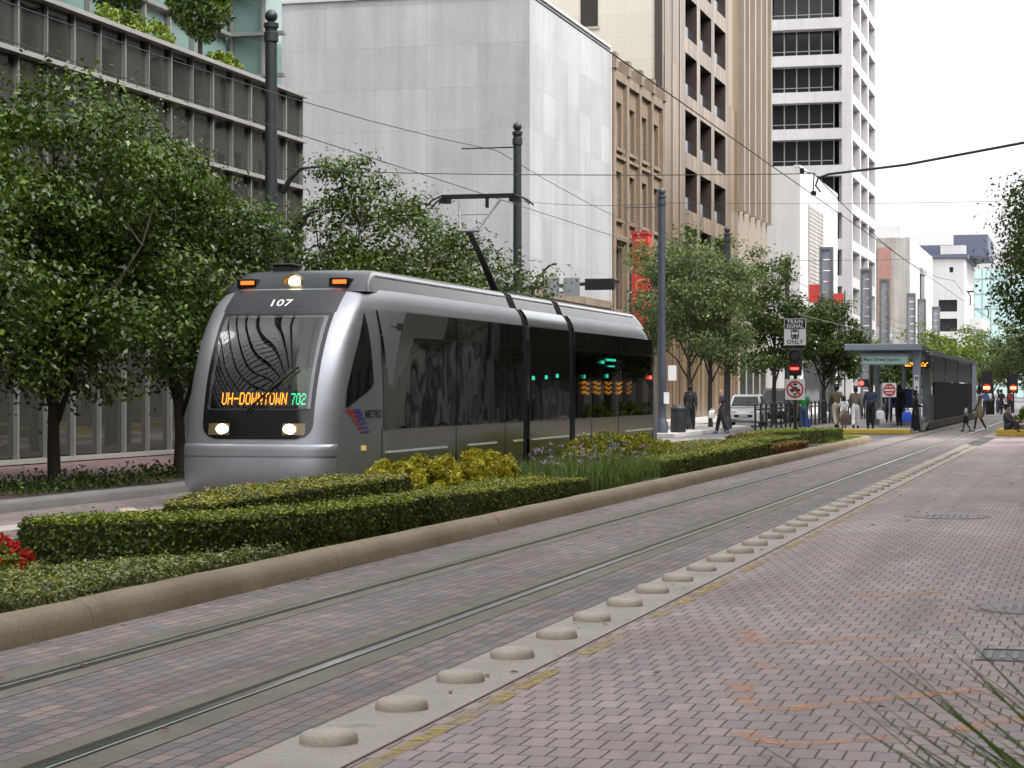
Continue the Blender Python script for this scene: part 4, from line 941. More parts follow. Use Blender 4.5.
# pantograph
pt = thing('pantograph_mount', '', '') if False else None
b = B(); cx, cy = TX, TY + 11.6
b.box(cx - .6, cx + .6, cy - .3, cy + 1.3, 3.44, 3.53); pm = b.build('pantograph', M['pole'], tram, bevel=.02)
b = B(); k = (cx, cy - 1.1, 4.62)
b.tube([(cx + .0, cy + .8, 3.55), (cx - .0, cy - .2, 4.15), k], [.075, .065, .05], 8); b.build('lower_arm', M['black'], pm)
b = B()
for s in (-1, 1): b.tube([(cx + s * .16 - .0, k[1], k[2]), (cx + s * .40, cy - .35, 5.25)], .022, 6)
b.tube([(cx - .2, k[1], k[2]), (cx + .2, k[1], k[2])], .035, 8); b.tube([(cx - .3, cy - .7, 4.95), (cx + .3, cy - .7, 4.95)], .012, 6); b.build('upper_arm', M['alu'], pm)
b = B()
for dy in (-.5, -.2):
    b.tube([(cx - 1.0, cy + dy, 5.14), (cx - .88, cy + dy, 5.25), (cx - .72, cy + dy, 5.32), (cx + .72, cy + dy, 5.32), (cx + .88, cy + dy, 5.25), (cx + 1.0, cy + dy, 5.14)], .018, 6)
    b.box(cx - .7, cx + .7, cy + dy - .035, cy + dy + .035, 5.29, 5.345)
b.box(cx - .75, cx - .6, cy - .5, cy - .2, 5.2, 5.29); b.box(cx + .6, cx + .75, cy - .5, cy - .2, 5.2, 5.29); b.box(cx + .12, cx + .16, cy - .4, cy - .3, 5.1, 5.3)
b.build('contact_head', M['black'], pm)

# ------------------------------------------------------------------ buildings
def facade(b, plane, pos, us, vs, holes, depth, flip=1, rev=0):
    """Wall with real openings. plane 'x': wall at x=pos facing +x (u=y); 'y': wall at y=pos facing -y (u=x). Returns pane rectangles."""
    def P(u, v, d): return (pos - d * flip, u, v) if plane == 'x' else (u, pos + d, v)
    U = sorted(set(list(us) + [h[0] for h in holes] + [h[1] for h in holes])); Vv = sorted(set(list(vs) + [h[2] for h in holes] + [h[3] for h in holes]))
    for i in range(len(U) - 1):
        for j in range(len(Vv) - 1):
            uc, vc = (U[i] + U[i + 1]) / 2, (Vv[j] + Vv[j + 1]) / 2
            if any(h[0] < uc < h[1] and h[2] < vc < h[3] for h in holes): continue
            b.face([P(U[i], Vv[j], 0), P(U[i + 1], Vv[j], 0), P(U[i + 1], Vv[j + 1], 0), P(U[i], Vv[j + 1], 0)])
    b.cur = rev
    for u0, u1, v0, v1 in holes:
        b.face([P(u0, v0, 0), P(u1, v0, 0), P(u1, v0, depth), P(u0, v0, depth)]); b.face([P(u0, v1, 0), P(u1, v1, 0), P(u1, v1, depth), P(u0, v1, depth)])
        b.face([P(u0, v0, 0), P(u0, v1, 0), P(u0, v1, depth), P(u0, v0, depth)]); b.face([P(u1, v0, 0), P(u1, v1, 0), P(u1, v1, depth), P(u1, v0, depth)])
    b.cur = 0
    return P
def shell(b, x0, x1, y0, y1, z0, z1, skip=''):
    F = {'s': [(x0, y0, z0), (x1, y0, z0), (x1, y0, z1), (x0, y0, z1)], 'n': [(x0, y1, z0), (x1, y1, z0), (x1, y1, z1), (x0, y1, z1)],
         'e': [(x1, y0, z0), (x1, y1, z0), (x1, y1, z1), (x1, y0, z1)], 'w': [(x0, y0, z0), (x0, y1, z0), (x0, y1, z1), (x0, y0, z1)], 't': [(x0, y0, z1), (x1, y0, z1), (x1, y1, z1), (x0, y1, z1)]}
    for k, f in F.items():
        if k not in skip: b.face(f)
def pane(parent, P, u0, u1, v0, v1, d, mat, tilt=0.0):
    b = B(); t = random.uniform(-tilt, tilt); s = random.uniform(-tilt, tilt)
    b.face([P(u0, v0, d), P(u1, v0, d + t), P(u1, v1, d + t + s), P(u0, v1, d + s)]); return b.build('window', mat, parent)

# 1 the long glass building on the left
GX = -21.3; y0, bay, nb = 36.2, 1.27, 16; y1 = y0 + bay * nb
gb = thing('glass_building', 'low glass curtain wall building with silver mullions behind the street trees at left', 'building', (GX, y1, 0.145))
P = lambda u, v, d: (GX - d, u, v)
rows = [(.30, 3.4), (3.48, 4.7), (4.78, 6.0), (6.08, 7.3), (7.38, 8.6), (8.68, 9.85)]
for i in range(nb):
    for v0, v1 in rows: pane(gb, P, y0 + i * bay, y0 + (i + 1) * bay, v0, v1, .05, M['cw_glass'], .012)
b = B()
for i in range(nb + 1):
    yy = y0 + i * bay; wd = .035 if i % 2 else .02; b.box(GX - .07, GX + .05, yy - wd, yy + wd, .145, 9.85)
b.build('mullions', M['alu_light'], gb)
b = B()
for z, d in ((9.9, .2), (8.64, .18), (7.34, .16), (6.04, .14), (4.74, .1), (3.44, .1), (.22, .06)):
    b.box(GX - .08, GX + d, -30, y1 + .05, z - .05, z + .05)
b.build('horizontal_bands', M['alu'], gb)
b = B(); shell(b, -45, GX - .1, -30, y1 - .02, .1, 9.84); b.build('inner_walls', M['office_glass_warm'], gb)
b = B(); b.face([(GX - .05, -30, .2), (GX - .05, y0, .2), (GX - .05, y0, 9.85), (GX - .05, -30, 9.85)]); b.build('curtain_wall', M['cw_glass'], gb)
b = B(); b.box(-45, GX + .1, -30, y1, 9.951, 9.97); b.build('terrace_deck', M['concrete'], gb)
b = B()
for yy in (y1 - .02,):
    for xx in np.arange(-23.5, GX, 1.0): b.box(xx, xx + .05, yy, yy + .05, .145, 9.85)
b.build('end_mullions', M['alu_light'], gb)
b = B(); b.box(GX - .045, GX - .02, 44, 46.4, 2.6, 3.1); b.build('lit_panel', plain('amberish', (.25, .2, .1), .5), gb) if False else None
# upper volume behind the terrace, greenish glass
ub = thing('glass_tower', 'greenish glass tower with thin white ledges rising behind the roof terrace', 'building', (-23.4, y1, 9.97))
b = B(); b2 = B(); shell(b2, -45, -24.0, -90, 40, 9.98, 44, 'b'); b2.build('dark_glazing', M['grey_glass'], ub); shell(b, -45, -24.0, 40.01, y1 + 1.2, 9.98, 44, 'b'); shell(b, -40, -22.85, y1 + 1.2, y1 + 2.5, .145, 30); b.build('glazing', M['green_glass'], ub)  # dark stretch behind the viewer, added unseen to shape tram reflections
b = B()
for z in [10.7, 11.9, 13.1, 14.3, 15.5, 16.7] + [18.5 + 3.6 * k for k in range(7)]:
    b.box(-24.0, -23.8, -90, y1 + 1.0, z - .05, z + .05); b.box(-23.8, -22.2, y1 + .95, y1 + 1.19, z - .05, z + .05)
for xx in (-23.85, -22.9): b.box(xx - .04, xx + .04, y1 + 1.08, y1 + 1.19, 9.97, 30)
for yy in np.arange(-89, y1, 1.6): b.box(-23.99, -23.85, yy - .05, yy + .05, 9.97, 44)
b.build('ledges', M['alu_light'], ub)

# 2 marble block
mb = thing('marble_building', 'blank white marble clad building with a bare corner', 'building', (-22, 84.6, .13))
b = B(); shell(b, -60, -22, 84.6, 99.7, 5.9, 17.9); b.face([(-60, 84.6, 5.9), (-22, 84.6, 5.9), (-22, 99.7, 5.9), (-60, 99.7, 5.9)]); b.build('wall', M['marble'], mb)
b = B(); b.box(-60.05, -21.93, 84.53, 99.68, 17.9, 18.02); b.box(-21.999, -21.9, 99.55, 99.69, .13, 17.89); b.build('coping', M['white_wall'], mb)
b = B(); b.box(-59.9, -22.25, 84.85, 99.69, .13, 5.88); b.build('base', M['dark_stone'], mb)
b = B(); b.box(-22.24, -21.85, 84.6, 99.66, 5.55, 5.88); b.build('base_band', M['tan_stone'], mb)

# 3 tan building with four pilastered bays
tb = thing('tan_building', 'narrow tan brick building with four bays of tall windows and stepped parapet', 'building', (-22, 99.7, .13))
Y0, BW = 99.72, 3.05; holes = []
for i in range(4):
    u = Y0 + i * BW + .35
    for v0, v1 in ((13.35, 15.6), (9.95, 12.25)): holes.append((u + .55, u + BW - .8, v0, v1))
    holes.append((u + .25, u + BW - .55, 5.6, 8.6)); holes.append((u + .25, u + BW - .55, .5, 4.9))
Y1 = Y0 + 4 * BW + .3
b = B(); P = facade(b, 'x', -22.0, [Y0, Y1], [.13, 16.9], holes, .28); shell(b, -50, -22, Y0, Y1, .13, 16.9, 'e'); b.build('wall', M['tan_brick'], tb)
for k, h in enumerate(holes):
    w_ = pane(tb, P, h[0], h[1], h[2], h[3], .27, M['office_glass']); bb = B(); um = (h[0] + h[1]) / 2
    x = -22.0 - .25
    bb.box(x, x + .05, um - .04, um + .04, h[2], h[3]); bb.box(x, x + .05, h[0], h[0] + .07, h[2], h[3]); bb.box(x, x + .05, h[1] - .07, h[1], h[2], h[3]); bb.box(x - .01, x + .045, h[0] + .07, h[1] - .07, (h[2] + h[3]) / 2 - .04, (h[2] + h[3]) / 2 + .04)
    bb.build('frame', M['grey_wall'] if h[2] > 9 else M['dark_stone'], w_)
b = B()
for i in range(5):
    u = Y0 + i * BW + (.18 if i else .2); b.box(-21.998, -21.8, u - .18, u + .3, 5.3, 17.0)
    b.box(-22.3, -21.7, u - .24, u + .36, 17.001, 17.75); b.box(-21.998, -21.72, u - .24, u + .36, 5.0, 5.3)
b.build('pilasters', M['tan_stone'], tb)
b = B(); b.box(-22.35, -21.82, Y0 + .05, Y1 - .05, 16.55, 16.98); b.box(-21.997, -21.78, Y0 + .52, Y1, 8.9, 9.15); b.box(-21.997, -21.86, Y0 + .52, Y1, 12.85, 13.0)
for h in holes[:]:
    if h[2] > 9: b.box(-21.996, -21.84, h[0] - .1, h[1] + .1, h[2] - .16, h[2] - .001)
b.build('cornice', M['tan_stone'], tb)
# blade sign on it
t = thing('blade_sign', 'tall red vertical blade sign with gold lettering on the tan building', 'sign', (-21.0, 104.2, 6))
b = B(); b.box(-21.75, -20.95, 103.6, 104.6, 4.6, 9.35); b.box(-21.81, -20.9, 103.55, 104.65, 9.351, 9.48); b.build('box', M['banner'], t)
text_obj('lettering', 'HOUS', 1.15, M['gold'], t, lambda u, v: (-21.35 + v * .62, 103.59, 7.5 - u * .95), 1.25, .0)
b = B(); b.tube([(-22.05, 104.1, 9.1), (-21.7, 104.1, 9.1)], .05, 6); b.tube([(-22.05, 104.1, 5.2), (-21.7, 104.1, 5.2)], .05, 6); b.build('bracket', M['iron'], t)

# 4 brown striped tower with cream side wall
st_ = thing('striped_tower', 'tall brown vertically striped office tower with balconied window bays and a cream side wall', 'building', (-22, 112.4, .13))
Y0, Y1 = 112.4, 138.0; holes = []
for k in range(9):
    zb = 8.75 - 3.25 * 1 + 3.25 * k
    for ya, yb in ((119.4, 123.1), (124.2, 128.0), (129.1, 133.2)): holes.append((ya, yb, zb - .1, zb + 2.25))
b = B(); P = facade(b, 'x', -22.0, [Y0, Y1], [.13, 38], holes, 1.1, 1, 1); b.build('wall', [M['striped'], M['slit']], st_)  # reveals coloured dark, painting in the shade of the deep openings
for h in holes: 
    w_ = pane(st_, P, h[0], h[1], h[2], h[3], 1.08, M['office_glass'])
    bb = B(); bb.box(-22.3, -22.27, h[0], h[1], h[2] + .002, h[2] + .8); bb.build('balustrade', M['office_glass'], w_)
b = B(); shell(b, -70, -22.0, Y0, Y1, .13, 38, 'e'); b.build('side_wall', M['cream'], st_)
b = B(); b.box(-22.35, -21.93, Y0 - .06, Y0 - .001, 12, 38); b.build('corner_strip', M['slit'], st_)
b = B(); b.box(-26.4, -25.45, Y0 - .03, Y0 - .001, 21.2, 23.2); w_ = b.build('window', M['office_glass_warm'], st_)
b = B(); b.box(-26.5, -25.35, Y0 - .06, Y0 - .02, 21.05, 21.19); b.build('sill', M['grey_wall'], w_)
b = B()
for yy in (113.2, 115.4, 117.6): b.box(-22.03, -21.97, yy, yy + .04, .13, 38)
b.build('joint_trim', M['slit'], st_)

# 5 tan tower with vertical fins
ft = thing('finned_tower', 'tan tower with narrow vertical slits beside the striped tower', 'building', (-22, 138, .13))
b = B(); shell(b, -60, -22.0, 138.05, 151.2, .13, 45); b.build('wall', M['tan_panel'], ft)
b = B()
for yy in (139.0, 141.6, 144.2, 146.8, 149.2): b.box(-22.05, -21.94, yy, yy + .55, 13.6, 44)
b.build('window_slits', M['slit'], ft)
b = B()
for yy in (138.2, 140.2, 142.9, 145.5, 148.1, 150.4): b.box(-21.999, -21.6, yy, yy + .5, 13.3, 44.5)
b.build('fins', M['tan_panel'], ft)
b = B()
for k in range(4): b.box(-22.02, -21.97, 139 + k * 3, 141.2 + k * 3, .6, 4.2)
b.build('shop_windows', M['office_glass'], ft)

# 6 white low block
wb = thing('white_building', 'blank white mid rise building with a grey louvred panel on its street side', 'building', (-22, 169, .13))
b = B(); shell(b, -60, -22, 169, 195, .13, 19.2); b.box(-22.5, -21.98, 168.98, 195.02, 19.21, 19.4); b.build('wall', M['white_wall'], wb)
b = B()
for k in range(26): b.box(-21.999, -21.93, 174, 184, 8.2 + k * .33, 8.2 + k * .33 + .28)
b.build('louvre_panel', M['grey_wall'], wb)
b = B(); b.box(-21.999, -21.7, 187, 187.8, 6, 12); b.build('banner', M['banner'], wb)
b = B(); b.box(-22.0, -21.95, 171, 193, .6, 4.6); b.build('shop_windows', M['office_glass'], wb)

# 7 white gridded tower
wt = thing('white_tower', 'tall white concrete tower with deep grid of window openings', 'building', (-22, 207, .13))
Y0, Y1, PT = 207.0, 231.0, 3.54; holes = []; NF = 16
b = B(); hx = []
for k in range(NF):
    zb = 2.05 + PT * k; hx.append((-29.85, -22.95, zb, zb + 2.5))
hx2 = []
for k in range(NF):
    zb = 2.05 + PT * k
    for i in range(3): hx2.append((Y0 + .9 + i * 7.75, Y0 + .9 + i * 7.75 + 6.6, zb - .1, zb + 2.45))
P1 = facade(b, 'y', Y0, [-50, -22], [.13, 60], hx, 1.5); P2 = facade(b, 'x', -22.0, [Y0, Y1], [.13, 60], hx2, 1.3); shell(b, -50, -22, Y0, Y1, .13, 60, 'es'); b.build('wall', M['white_concrete'], wt)
b = B(); cnt = 0
for h in hx:
    w_ = pane(wt, P1, h[0], h[1] - .9, h[2], h[3], 1.45, M['office_glass'])
    bb = B()
    for q in range(6): u = h[0] + q * (h[1] - .9 - h[0]) / 5; bb.box(u - .05, u + .05, Y0 + 1.36, Y0 + 1.44, h[2], h[3])
    bb.box(h[0], h[1] - .9, Y0 + 1.37, Y0 + 1.43, h[2] + .55, h[2] + .62); bb.build('frame', M['alu'], w_)
    cnt += 1
for h in hx2: pane(wt, P2, h[0], h[1], h[2], h[3], 1.25, M['office_glass_warm'])

# 8 grey-fronted white building
gw = thing('pale_building', 'pale building with stained grey front and bright white street side', 'building', (-22, 275.6, .13))
b = B(); shell(b, -40, -22, 275.6, 316, .13, 20.9, 's'); b.build('wall', M['white_wall'], gw)
b = B(); b.box(-40, -22.0, 275.5, 275.59, .13, 21.0); b.build('front_wall', M['grey_wall'], gw)
b = B(); b.box(-26.0, -24.3, 275.4, 275.49, 10, 19.8); b.build('brick_patch', M['red_brick'], gw)
b = B(); b.box(-26.5, -23.4, 278, 284, 20.91, 22.6); b.build('penthouse', M['white_wall'], gw)
b = B(); b.box(-22.0, -21.8, 292, 298, 4, 17.2); w_ = b.build('window', M['office_glass_warm'], gw); b = B(); b.box(-21.999, -21.6, 291.6, 298.4, 17.21, 18.1); b.build('lintel', M['grey_wall'], w_)

# 9 far white building with navy roof and glass wing
fb = thing('far_building', 'distant white building with navy rooftop boxes and strip windows', 'building', (-22, 408, .13))
holes = [(-27.3, -23.9, 16.3, 18.5), (-27.4, -23.9, 12.6, 15.0), (-27.4, -23.9, 9.0, 11.2), (-25.3, -24.6, 23.6, 24.6)]
b = B(); P = facade(b, 'y', 408, [-40, -22.9 + .35], [.13, 26.3], holes, .3); shell(b, -40, -22.55, 408, 440, .13, 26.3, 's'); b.build('wall', M['white_wall'], fb)
for h in holes: pane(fb, P, h[0], h[1], h[2], h[3], .28, M['office_glass'])
b = B(); b.box(-40, -21.9, 407.6, 440, 26.31, 27.0); b.build('parapet', M['navy_roof'], fb)
b = B(); b.box(-36, -24.9, 412, 440, 27.01, 29.0); b.box(-24.9, -18.6, 414, 440, 27.01, 31.0); b.build('roof_plant', M['navy_roof'], fb)
b = B(); b.box(-27, -22.4, 409, 411, 27.01, 28.7); b.build('roof_box', M['white_wall'], fb)
b = B(); b.box(-22.5, -20.1, 425, 455, 13.5, 15.6); b.box(-22.5, -20.1, 425, 455, 9.0, 11.2); b.build('balconies', M['white_wall'], fb)
gw2 = thing('glass_wing', 'distant pale green glass block behind the white building', 'building', (-16, 470, 0))
b = B(); b.box(-24, -10, 470, 500, .1, 27.5); b.build('glazing', plain('pale_green_glass', (.42, .58, .55), .15), gw2)
b = B()
for k in range(9): b.box(-24 + k * 1.75, -24 + k * 1.75 + .15, 469.9, 469.99, .1, 27.5)
for k in range(8): b.box(-24, -10, 469.91, 469.98, 3 + k * 3.2, 3.2 + k * 3.2)
b.build('mullions', M['louvre_pale'], gw2)

# 10 the side of the street behind and beside the viewer (seen only in reflections)
def right_block(y0, y1, h, m, lab, x=5.0, pitch=3.6, bay=3.0, glass=None):
    t = thing('office_building', lab, 'building', (x, y0, .14)); b = B(); shell(b, x + .3, x + 30, y0, y1, .13, h, 'w'); b.build('wall', m, t)
    b = B(); b.face([(x + .3, y0, .13), (x + .3, y1, .13), (x + .3, y1, h), (x + .3, y0, h)]); b.build('glazing', glass or M['office_glass'], t)
    b = B(); y = y0
    while y < y1: b.box(x - .1, x + .29, y, y + bay * .45, .13, h); y += bay
    z = 4.6
    while z < h: b.box(x, x + .28, y0, y1, z, z + pitch * .42); z += pitch
    b.build('piers', m, t); return t
right_block(-60, 62, 30, M['tan_stone'], 'stone office building with tall piers on the viewer side of the street', pitch=4.0)
right_block(75, 128, 30, M['grey_wall'], 'stone faced office block across the side street on the viewer side', pitch=3.6, bay=3.6)
right_block(130, 340, 24, M['grey_wall'], 'pale office block farther along the viewer side', pitch=3.6, bay=4.2)
right_block(-62, -20, 40, M['white_wall'], 'pale tower at the far left corner behind the viewer', x=-60) if False else None

# ------------------------------------------------------------------ poles, wires
def catenary_pole(x, y, h, lab, mat, r=.125, arm=None, z0=.13):
    t = thing('catenary_pole', lab, 'pole', (x, y, z0), 'overhead line poles')
    b = B(); b.lathe([(r * 1.6, 0), (r * 1.6, .35), (r * 1.25, .45), (r * 1.12, .6), (r, 3), (r * .9, h - z0 - .55)], 16, (x, y, z0)); b.build('shaft', mat, t, True, 40)
    b = B(); b.lathe([(r * .9, -.56), (r * 1.12, -.55), (r * 1.12, -.38), (r * .9, -.36), (r * .95, -.3), (r * 1.15, -.28), (r * 1.15, -.2), (r * .7, -.18), (r * .5, -.17)] + [(r * 1.0 * math.cos(a), -.06 + r * 1.0 * math.sin(a)) for a in [-1.0, -.6, -.2, .2, .6, 1.0, 1.4]] + [(.001, -.06 + r)], 16, (x, y, h)); b.build('finial', mat, t, True, 40)
    if arm: b = B(); b.tube([(x, y, h - .62), (x + arm, y, h - .62)], .022, 6); b.build('arm', mat, t)
    return t
PX = -15.2
catenary_pole(PX, 38.7, 8.95, 'tall dark pole with ball finial in front of the glass building', M['pole'])
catenary_pole(PX, 57.1, 9.0, 'dark pole with ball finial in front of the blank marble wall', M['pole'], arm=-1.6)
catenary_pole(PX, 77.7, 9.05, 'bluish grey pole beside the rear of the tram', M['pole_blue'], r=.15, arm=-1.4)
catenary_pole(-14.3, 87.0, 8.3, 'dark pole standing among the trees before the parked white car', M['pole'])
catenary_pole(-14.3, 105.0, 8.1, 'dark pole farther back above the trees near the train signal', M['pole'])
catenary_pole(2.0, 42.9, 8.5, 'dark pole on the viewer side carrying the bracket arm', M['pole'], z0=.15)
def wire(lab, pts, r=.011, name='overhead_wire', mat='black', group=None, sag=0.0, cat='wire'):
    P = []
    for a, c in zip(pts, pts[1:]):
        n = 10
        for k in range(n):
            t = k / n; P.append((a[0] + (c[0] - a[0]) * t, a[1] + (c[1] - a[1]) * t, a[2] + (c[2] - a[2]) * t - sag * 4 * t * (1 - t)))
    P.append(pts[-1]); b = B(); b.tube(P, r, 5); return tag(b.build(name, M[mat]), lab, cat, group)
wire('contact wire over the far track above the tram', [(-11.0, y, 5.38) for y in (2, 45, 88, 130, 170)], .0075)
wire('contact wire over the near track crossing the sky', [(-5.28, y, 5.55) for y in (2, 43, 88, 130, 170)], .0085)
wire('thin messenger wire above the far track contact wire', [(-11.0, 2, 6.35), (-11, 39.8, 6.3), (-11, 78, 6.3), (-11, 105, 6.3), (-11, 150, 6.3)], .007, sag=.55)
wire('thin cross wire from the glass building pole toward the near track', [(PX, 39.2, 6.0), (-11, 40.2, 5.88), (-5.28, 42.6, 5.98)], .009, sag=.02)
wire('faint cross wire spanning the street beyond the marble building', [(PX, 57.1, 6.9), (-11, 57.1, 6.75), (2.0, 60, 6.9)], .006, sag=.1)
wire('faint cross wire from the bluish pole over the street', [(PX, 77.7, 6.6), (-5.3, 79, 6.45), (3, 80, 6.7)], .007, sag=.1)
wire('faint feeder wire running along the tower facades', [(PX, 77.7, 7.6), (-14.3, 87, 7.2), (-14.3, 105, 7.2), (-13, 140, 7.2)], .008, sag=.3)
wire('pale span wire between the train signal and the platform roof', [(-8.4, 63.4, 3.95), (-7.2, 88, 3.7)], .01, mat='alu_light')
wire('long line running to the far end of the street over the near track', [(-5.28, 42.6, 6.0), (-5.28, 88, 6.1), (-5.28, 140, 6.1)], .008, sag=.5)
t = thing('bracket_arm', 'slanting bracket arm reaching in from the right over the near track', 'bracket arm', (2.0, 42.9, 7.4))
b = B(); b.tube([(2.0, 42.9, 7.35), (-1.2, 42.8, 6.5), (-3.5, 42.75, 6.12), (-5.0, 42.7, 5.97), (-5.2, 42.7, 5.9), (-5.25, 42.7, 5.75), (-5.15, 42.7, 5.62)], [.03, .028, .026, .024, .02, .018, .016], 8); b.build('pipe', M['pole'], t)
b = B(); b.tube([(-5.5, 42.7, 6.05), (-5.28, 42.7, 5.98), (-5.3, 42.7, 5.6)], .014, 6); b.box(-5.56, -5.48, 42.66, 42.74, 6.0, 6.1); b.box(-5.34, -5.24, 42.66, 42.74, 5.56, 5.64); b.build('insulator', M['black'], t)
for (x, y, z, lab) in ((-5.28, 118, 5.95, 'small insulator cluster on the far wire near the pale building'), (-5.28, 100, 5.95, 'small insulator cluster on the wire above the station')):
    b = B(); b.tube([(x - .1, y, z + .25), (x + .02, y, z), (x, y, z - .4)], .03, 6); b.box(x - .16, x + .16, y - .04, y + .04, z + .2, z + .27); tag(b.build('wire_insulator', M['black']), lab, 'insulator')
t = thing('bracket_arm', 'curved black hook bracket on the pole by the glass building', 'bracket arm', (PX, 39.2, 5.6))
b = B(); b.tube([(PX + .05, 39.2, 5.55), (PX + .2, 39.2, 5.8), (PX + .42, 39.2, 6.0), (PX + .8, 39.25, 6.03)], [.07, .05, .03, .02], 8); b.build('hook', M['black'], t)
def blade_lamp(x, y, h, lab):
    t = thing('street_lamp', lab, 'street lamp', (x, y, .14), 'lamps with curved wing arms')
    b = B(); b.tube([(x, y, .1), (x, y, h - .55)], [.07, .05], 10); b.build('post', M['pole'], t)
    for s in (-1, 1):
        b = B(); rows = []
        for k in range(10):
            u = k / 9; px = x + s * (.06 + .62 * u); pz = h - .5 + .52 * math.sin(u * PI * .55); wd = .17 * (1 - u) ** .7 + .02
            rows.append([(px, y - wd, pz - .02), (px + s * .02, y - wd * .4, pz + .04), (px + s * .02, y + wd * .4, pz + .04), (px, y + wd, pz - .02), (px - s * .06, y, pz - .10 * (1 - u) - .02)])
        b.grid(rows, True); b.build('wing_arm', M['black'], t, True)
        b = B(); b.tube([(x + s * .3, y, h - .1), (x + s * .3, y, h - .6)], .025, 6); b.build('strut', M['black'], t)
blade_lamp(-15.3, 39.8, 5.2, 'street lamp with two dark curved wings beside the tall pole by the glass building')
blade_lamp(-15.1, 58.4, 5.2, 'street lamp with dark curved wings in front of the marble wall')
# signal mast at the crossing
t = thing('signal_mast', 'horizontal black signal arm with a sideways traffic signal before the marble building', 'traffic signal', (-17.8, 62.5, .1))
b = B(); b.tube([(-17.8, 62.5, .1), (-17.8, 62.5, 5.3)], [.13, .1], 12); b.build('post', M['pole'], t)
b = B(); b.tube([(-17.8, 62.5, 4.72), (-15.4, 62.6, 4.82), (-13.55, 62.7, 4.95)], [.075, .06, .045], 8); b.build('arm', M['black'], t)
b = B(); b.box(-14.55, -13.65, 62.45, 62.6, 4.68, 5.02)
for k in range(3): b.lathe([(.1, 0), (.115, .2), (.10, .2), (.08, .02)], 12, (0, 0, 0)); 
b.v = [v if v[2] > 1 else v for v in b.v]; b.v = b.v[:8]; b.f = b.f[:6]; b.m = b.m[:6]
sh = b.build('signal_head', M['black'], t, bevel=.02)
for k in range(3):
    b = B(); b.lathe([(.10, 0), (.12, -.2), (.105, -.2), (.09, 0)], 12); b.v = [(-14.4 + k * .3 + v[0], 62.65 - v[2], 4.85 + v[1]) for v in b.v]; b.build('visor', M['black'], sh)
for x0 in (-15.85, -15.22):
    b = B(); b.box(x0, x0 + .5, 62.50, 62.52, 4.5, 5.05); b.build('sign_back', M['louvre_pale'], t)

# ------------------------------------------------------------------ train signal, signs
sx0, sy0 = -8.38, 63.3
t = thing('train_signal', 'signal post with lit red bar between TRAIN SIGNAL ONLY and no cars signs', 'signal', (sx0, sy0, .14))
b = B(); b.tube([(sx0, sy0, .14), (sx0, sy0, 3.95)], [.06, .05], 10); b.build('post', M['black'], t)
b = B(); b.box(sx0 - .32, sx0 + .32, sy0 - .09, sy0 - .07, 3.02, 3.80); s1 = b.build('sign', M['sign_white'], t)
b = B(); b.box(sx0 - .305, sx0 + .305, sy0 - .094, sy0 - .091, 3.5, 3.785); b.build('black_field', M['sign_black'], s1)
text_obj('lettering', 'TRAIN', .15, M['sign_white'], s1, lambda u, v: (sx0 + u, sy0 - .099, 3.705 + v), 1.1, .003); text_obj('lettering', 'SIGNAL', .15, M['sign_white'], s1, lambda u, v: (sx0 + u * .95, sy0 - .099, 3.575 + v), 1.05, .003)
text_obj('lettering', 'ONLY', .17, M['sign_black'], s1, lambda u, v: (sx0 + u, sy0 - .095, 3.11 + v), 1.1, .003)
b = B(); fy0 = sy0 - .096
def flat(b, x0, x1, z0, z1, y): b.face([(x0, y, z0), (x1, y, z0), (x1, y, z1), (x0, y, z1)])
flat(b, sx0 - .12, sx0 + .12, 3.25, 3.44, fy0); flat(b, sx0 - .10, sx0 + .10, 3.205, 3.24, fy0); flat(b, sx0 - .07, sx0 + .07, 3.44, 3.465, fy0); flat(b, sx0 - .14, sx0 + .14, 3.475, 3.487, fy0)
b.build('tram_symbol', M['sign_black'], s1)
b = B(); flat(b, sx0 - .095, sx0 - .01, 3.33, 3.41, fy0 - .004); flat(b, sx0 + .01, sx0 + .095, 3.33, 3.41, fy0 - .004); flat(b, sx0 - .09, sx0 - .05, 3.27, 3.295, fy0 - .004); flat(b, sx0 + .05, sx0 + .09, 3.27, 3.295, fy0 - .004); b.build('tram_symbol_gaps', M['sign_white'], s1)
b = B(); b.box(sx0 - .18, sx0 + .18, sy0 - .14, sy0 + .1, 2.12, 2.92); hd = b.build('signal_head', M['black'], t, bevel=.03)
for z in (2.71, 2.33):
    b = B(); b.lathe([(.135, 0), (.15, .16), (.14, .16), (.12, 0)], 18); b.v = [(sx0 + v[0], sy0 - .14 - v[2] * (1 if v[1] > -.06 else .35), z + v[1]) for v in b.v]; b.build('visor', M['black'], hd)
b = B(); b.disc((sx0, sy0 - .145, 2.33), .125, 'y', 20); b.build('lens', plain('lens_red', (.25, .01, .01), .2), hd)
b = B(); b.disc((sx0, sy0 - .145, 2.71), .12, 'y', 20); b.build('lens', M['tram_mask'], hd)
b = B(); flat(b, sx0 - .125, sx0 + .125, 2.30, 2.36, sy0 - .155); b.build('lit_bar', M['red_on'], hd)
b = B(); b.box(sx0 - .29, sx0 + .29, sy0 - .09, sy0 - .07, 1.41, 2.02); s2 = b.build('sign', M['sign_white'], t)
b = B(); zc = 1.715
rows = [[(sx0 + rr * math.cos(2 * PI * j / 32), sy0 - .094, zc + rr * math.sin(2 * PI * j / 32)) for j in range(32)] for rr in (.205, .255)]; b.grid(rows, True)
c_ = math.cos(PI / 4); b.face([(sx0 - .21 * c_ - .02, sy0 - .098, zc + .21 * c_ - .02), (sx0 - .21 * c_ + .02, sy0 - .098, zc + .21 * c_ + .02), (sx0 + .21 * c_ + .02, sy0 - .098, zc - .21 * c_ + .02), (sx0 + .21 * c_ - .02, sy0 - .098, zc - .21 * c_ - .02)])
b.build('red_ring', M['sign_red'], s2)
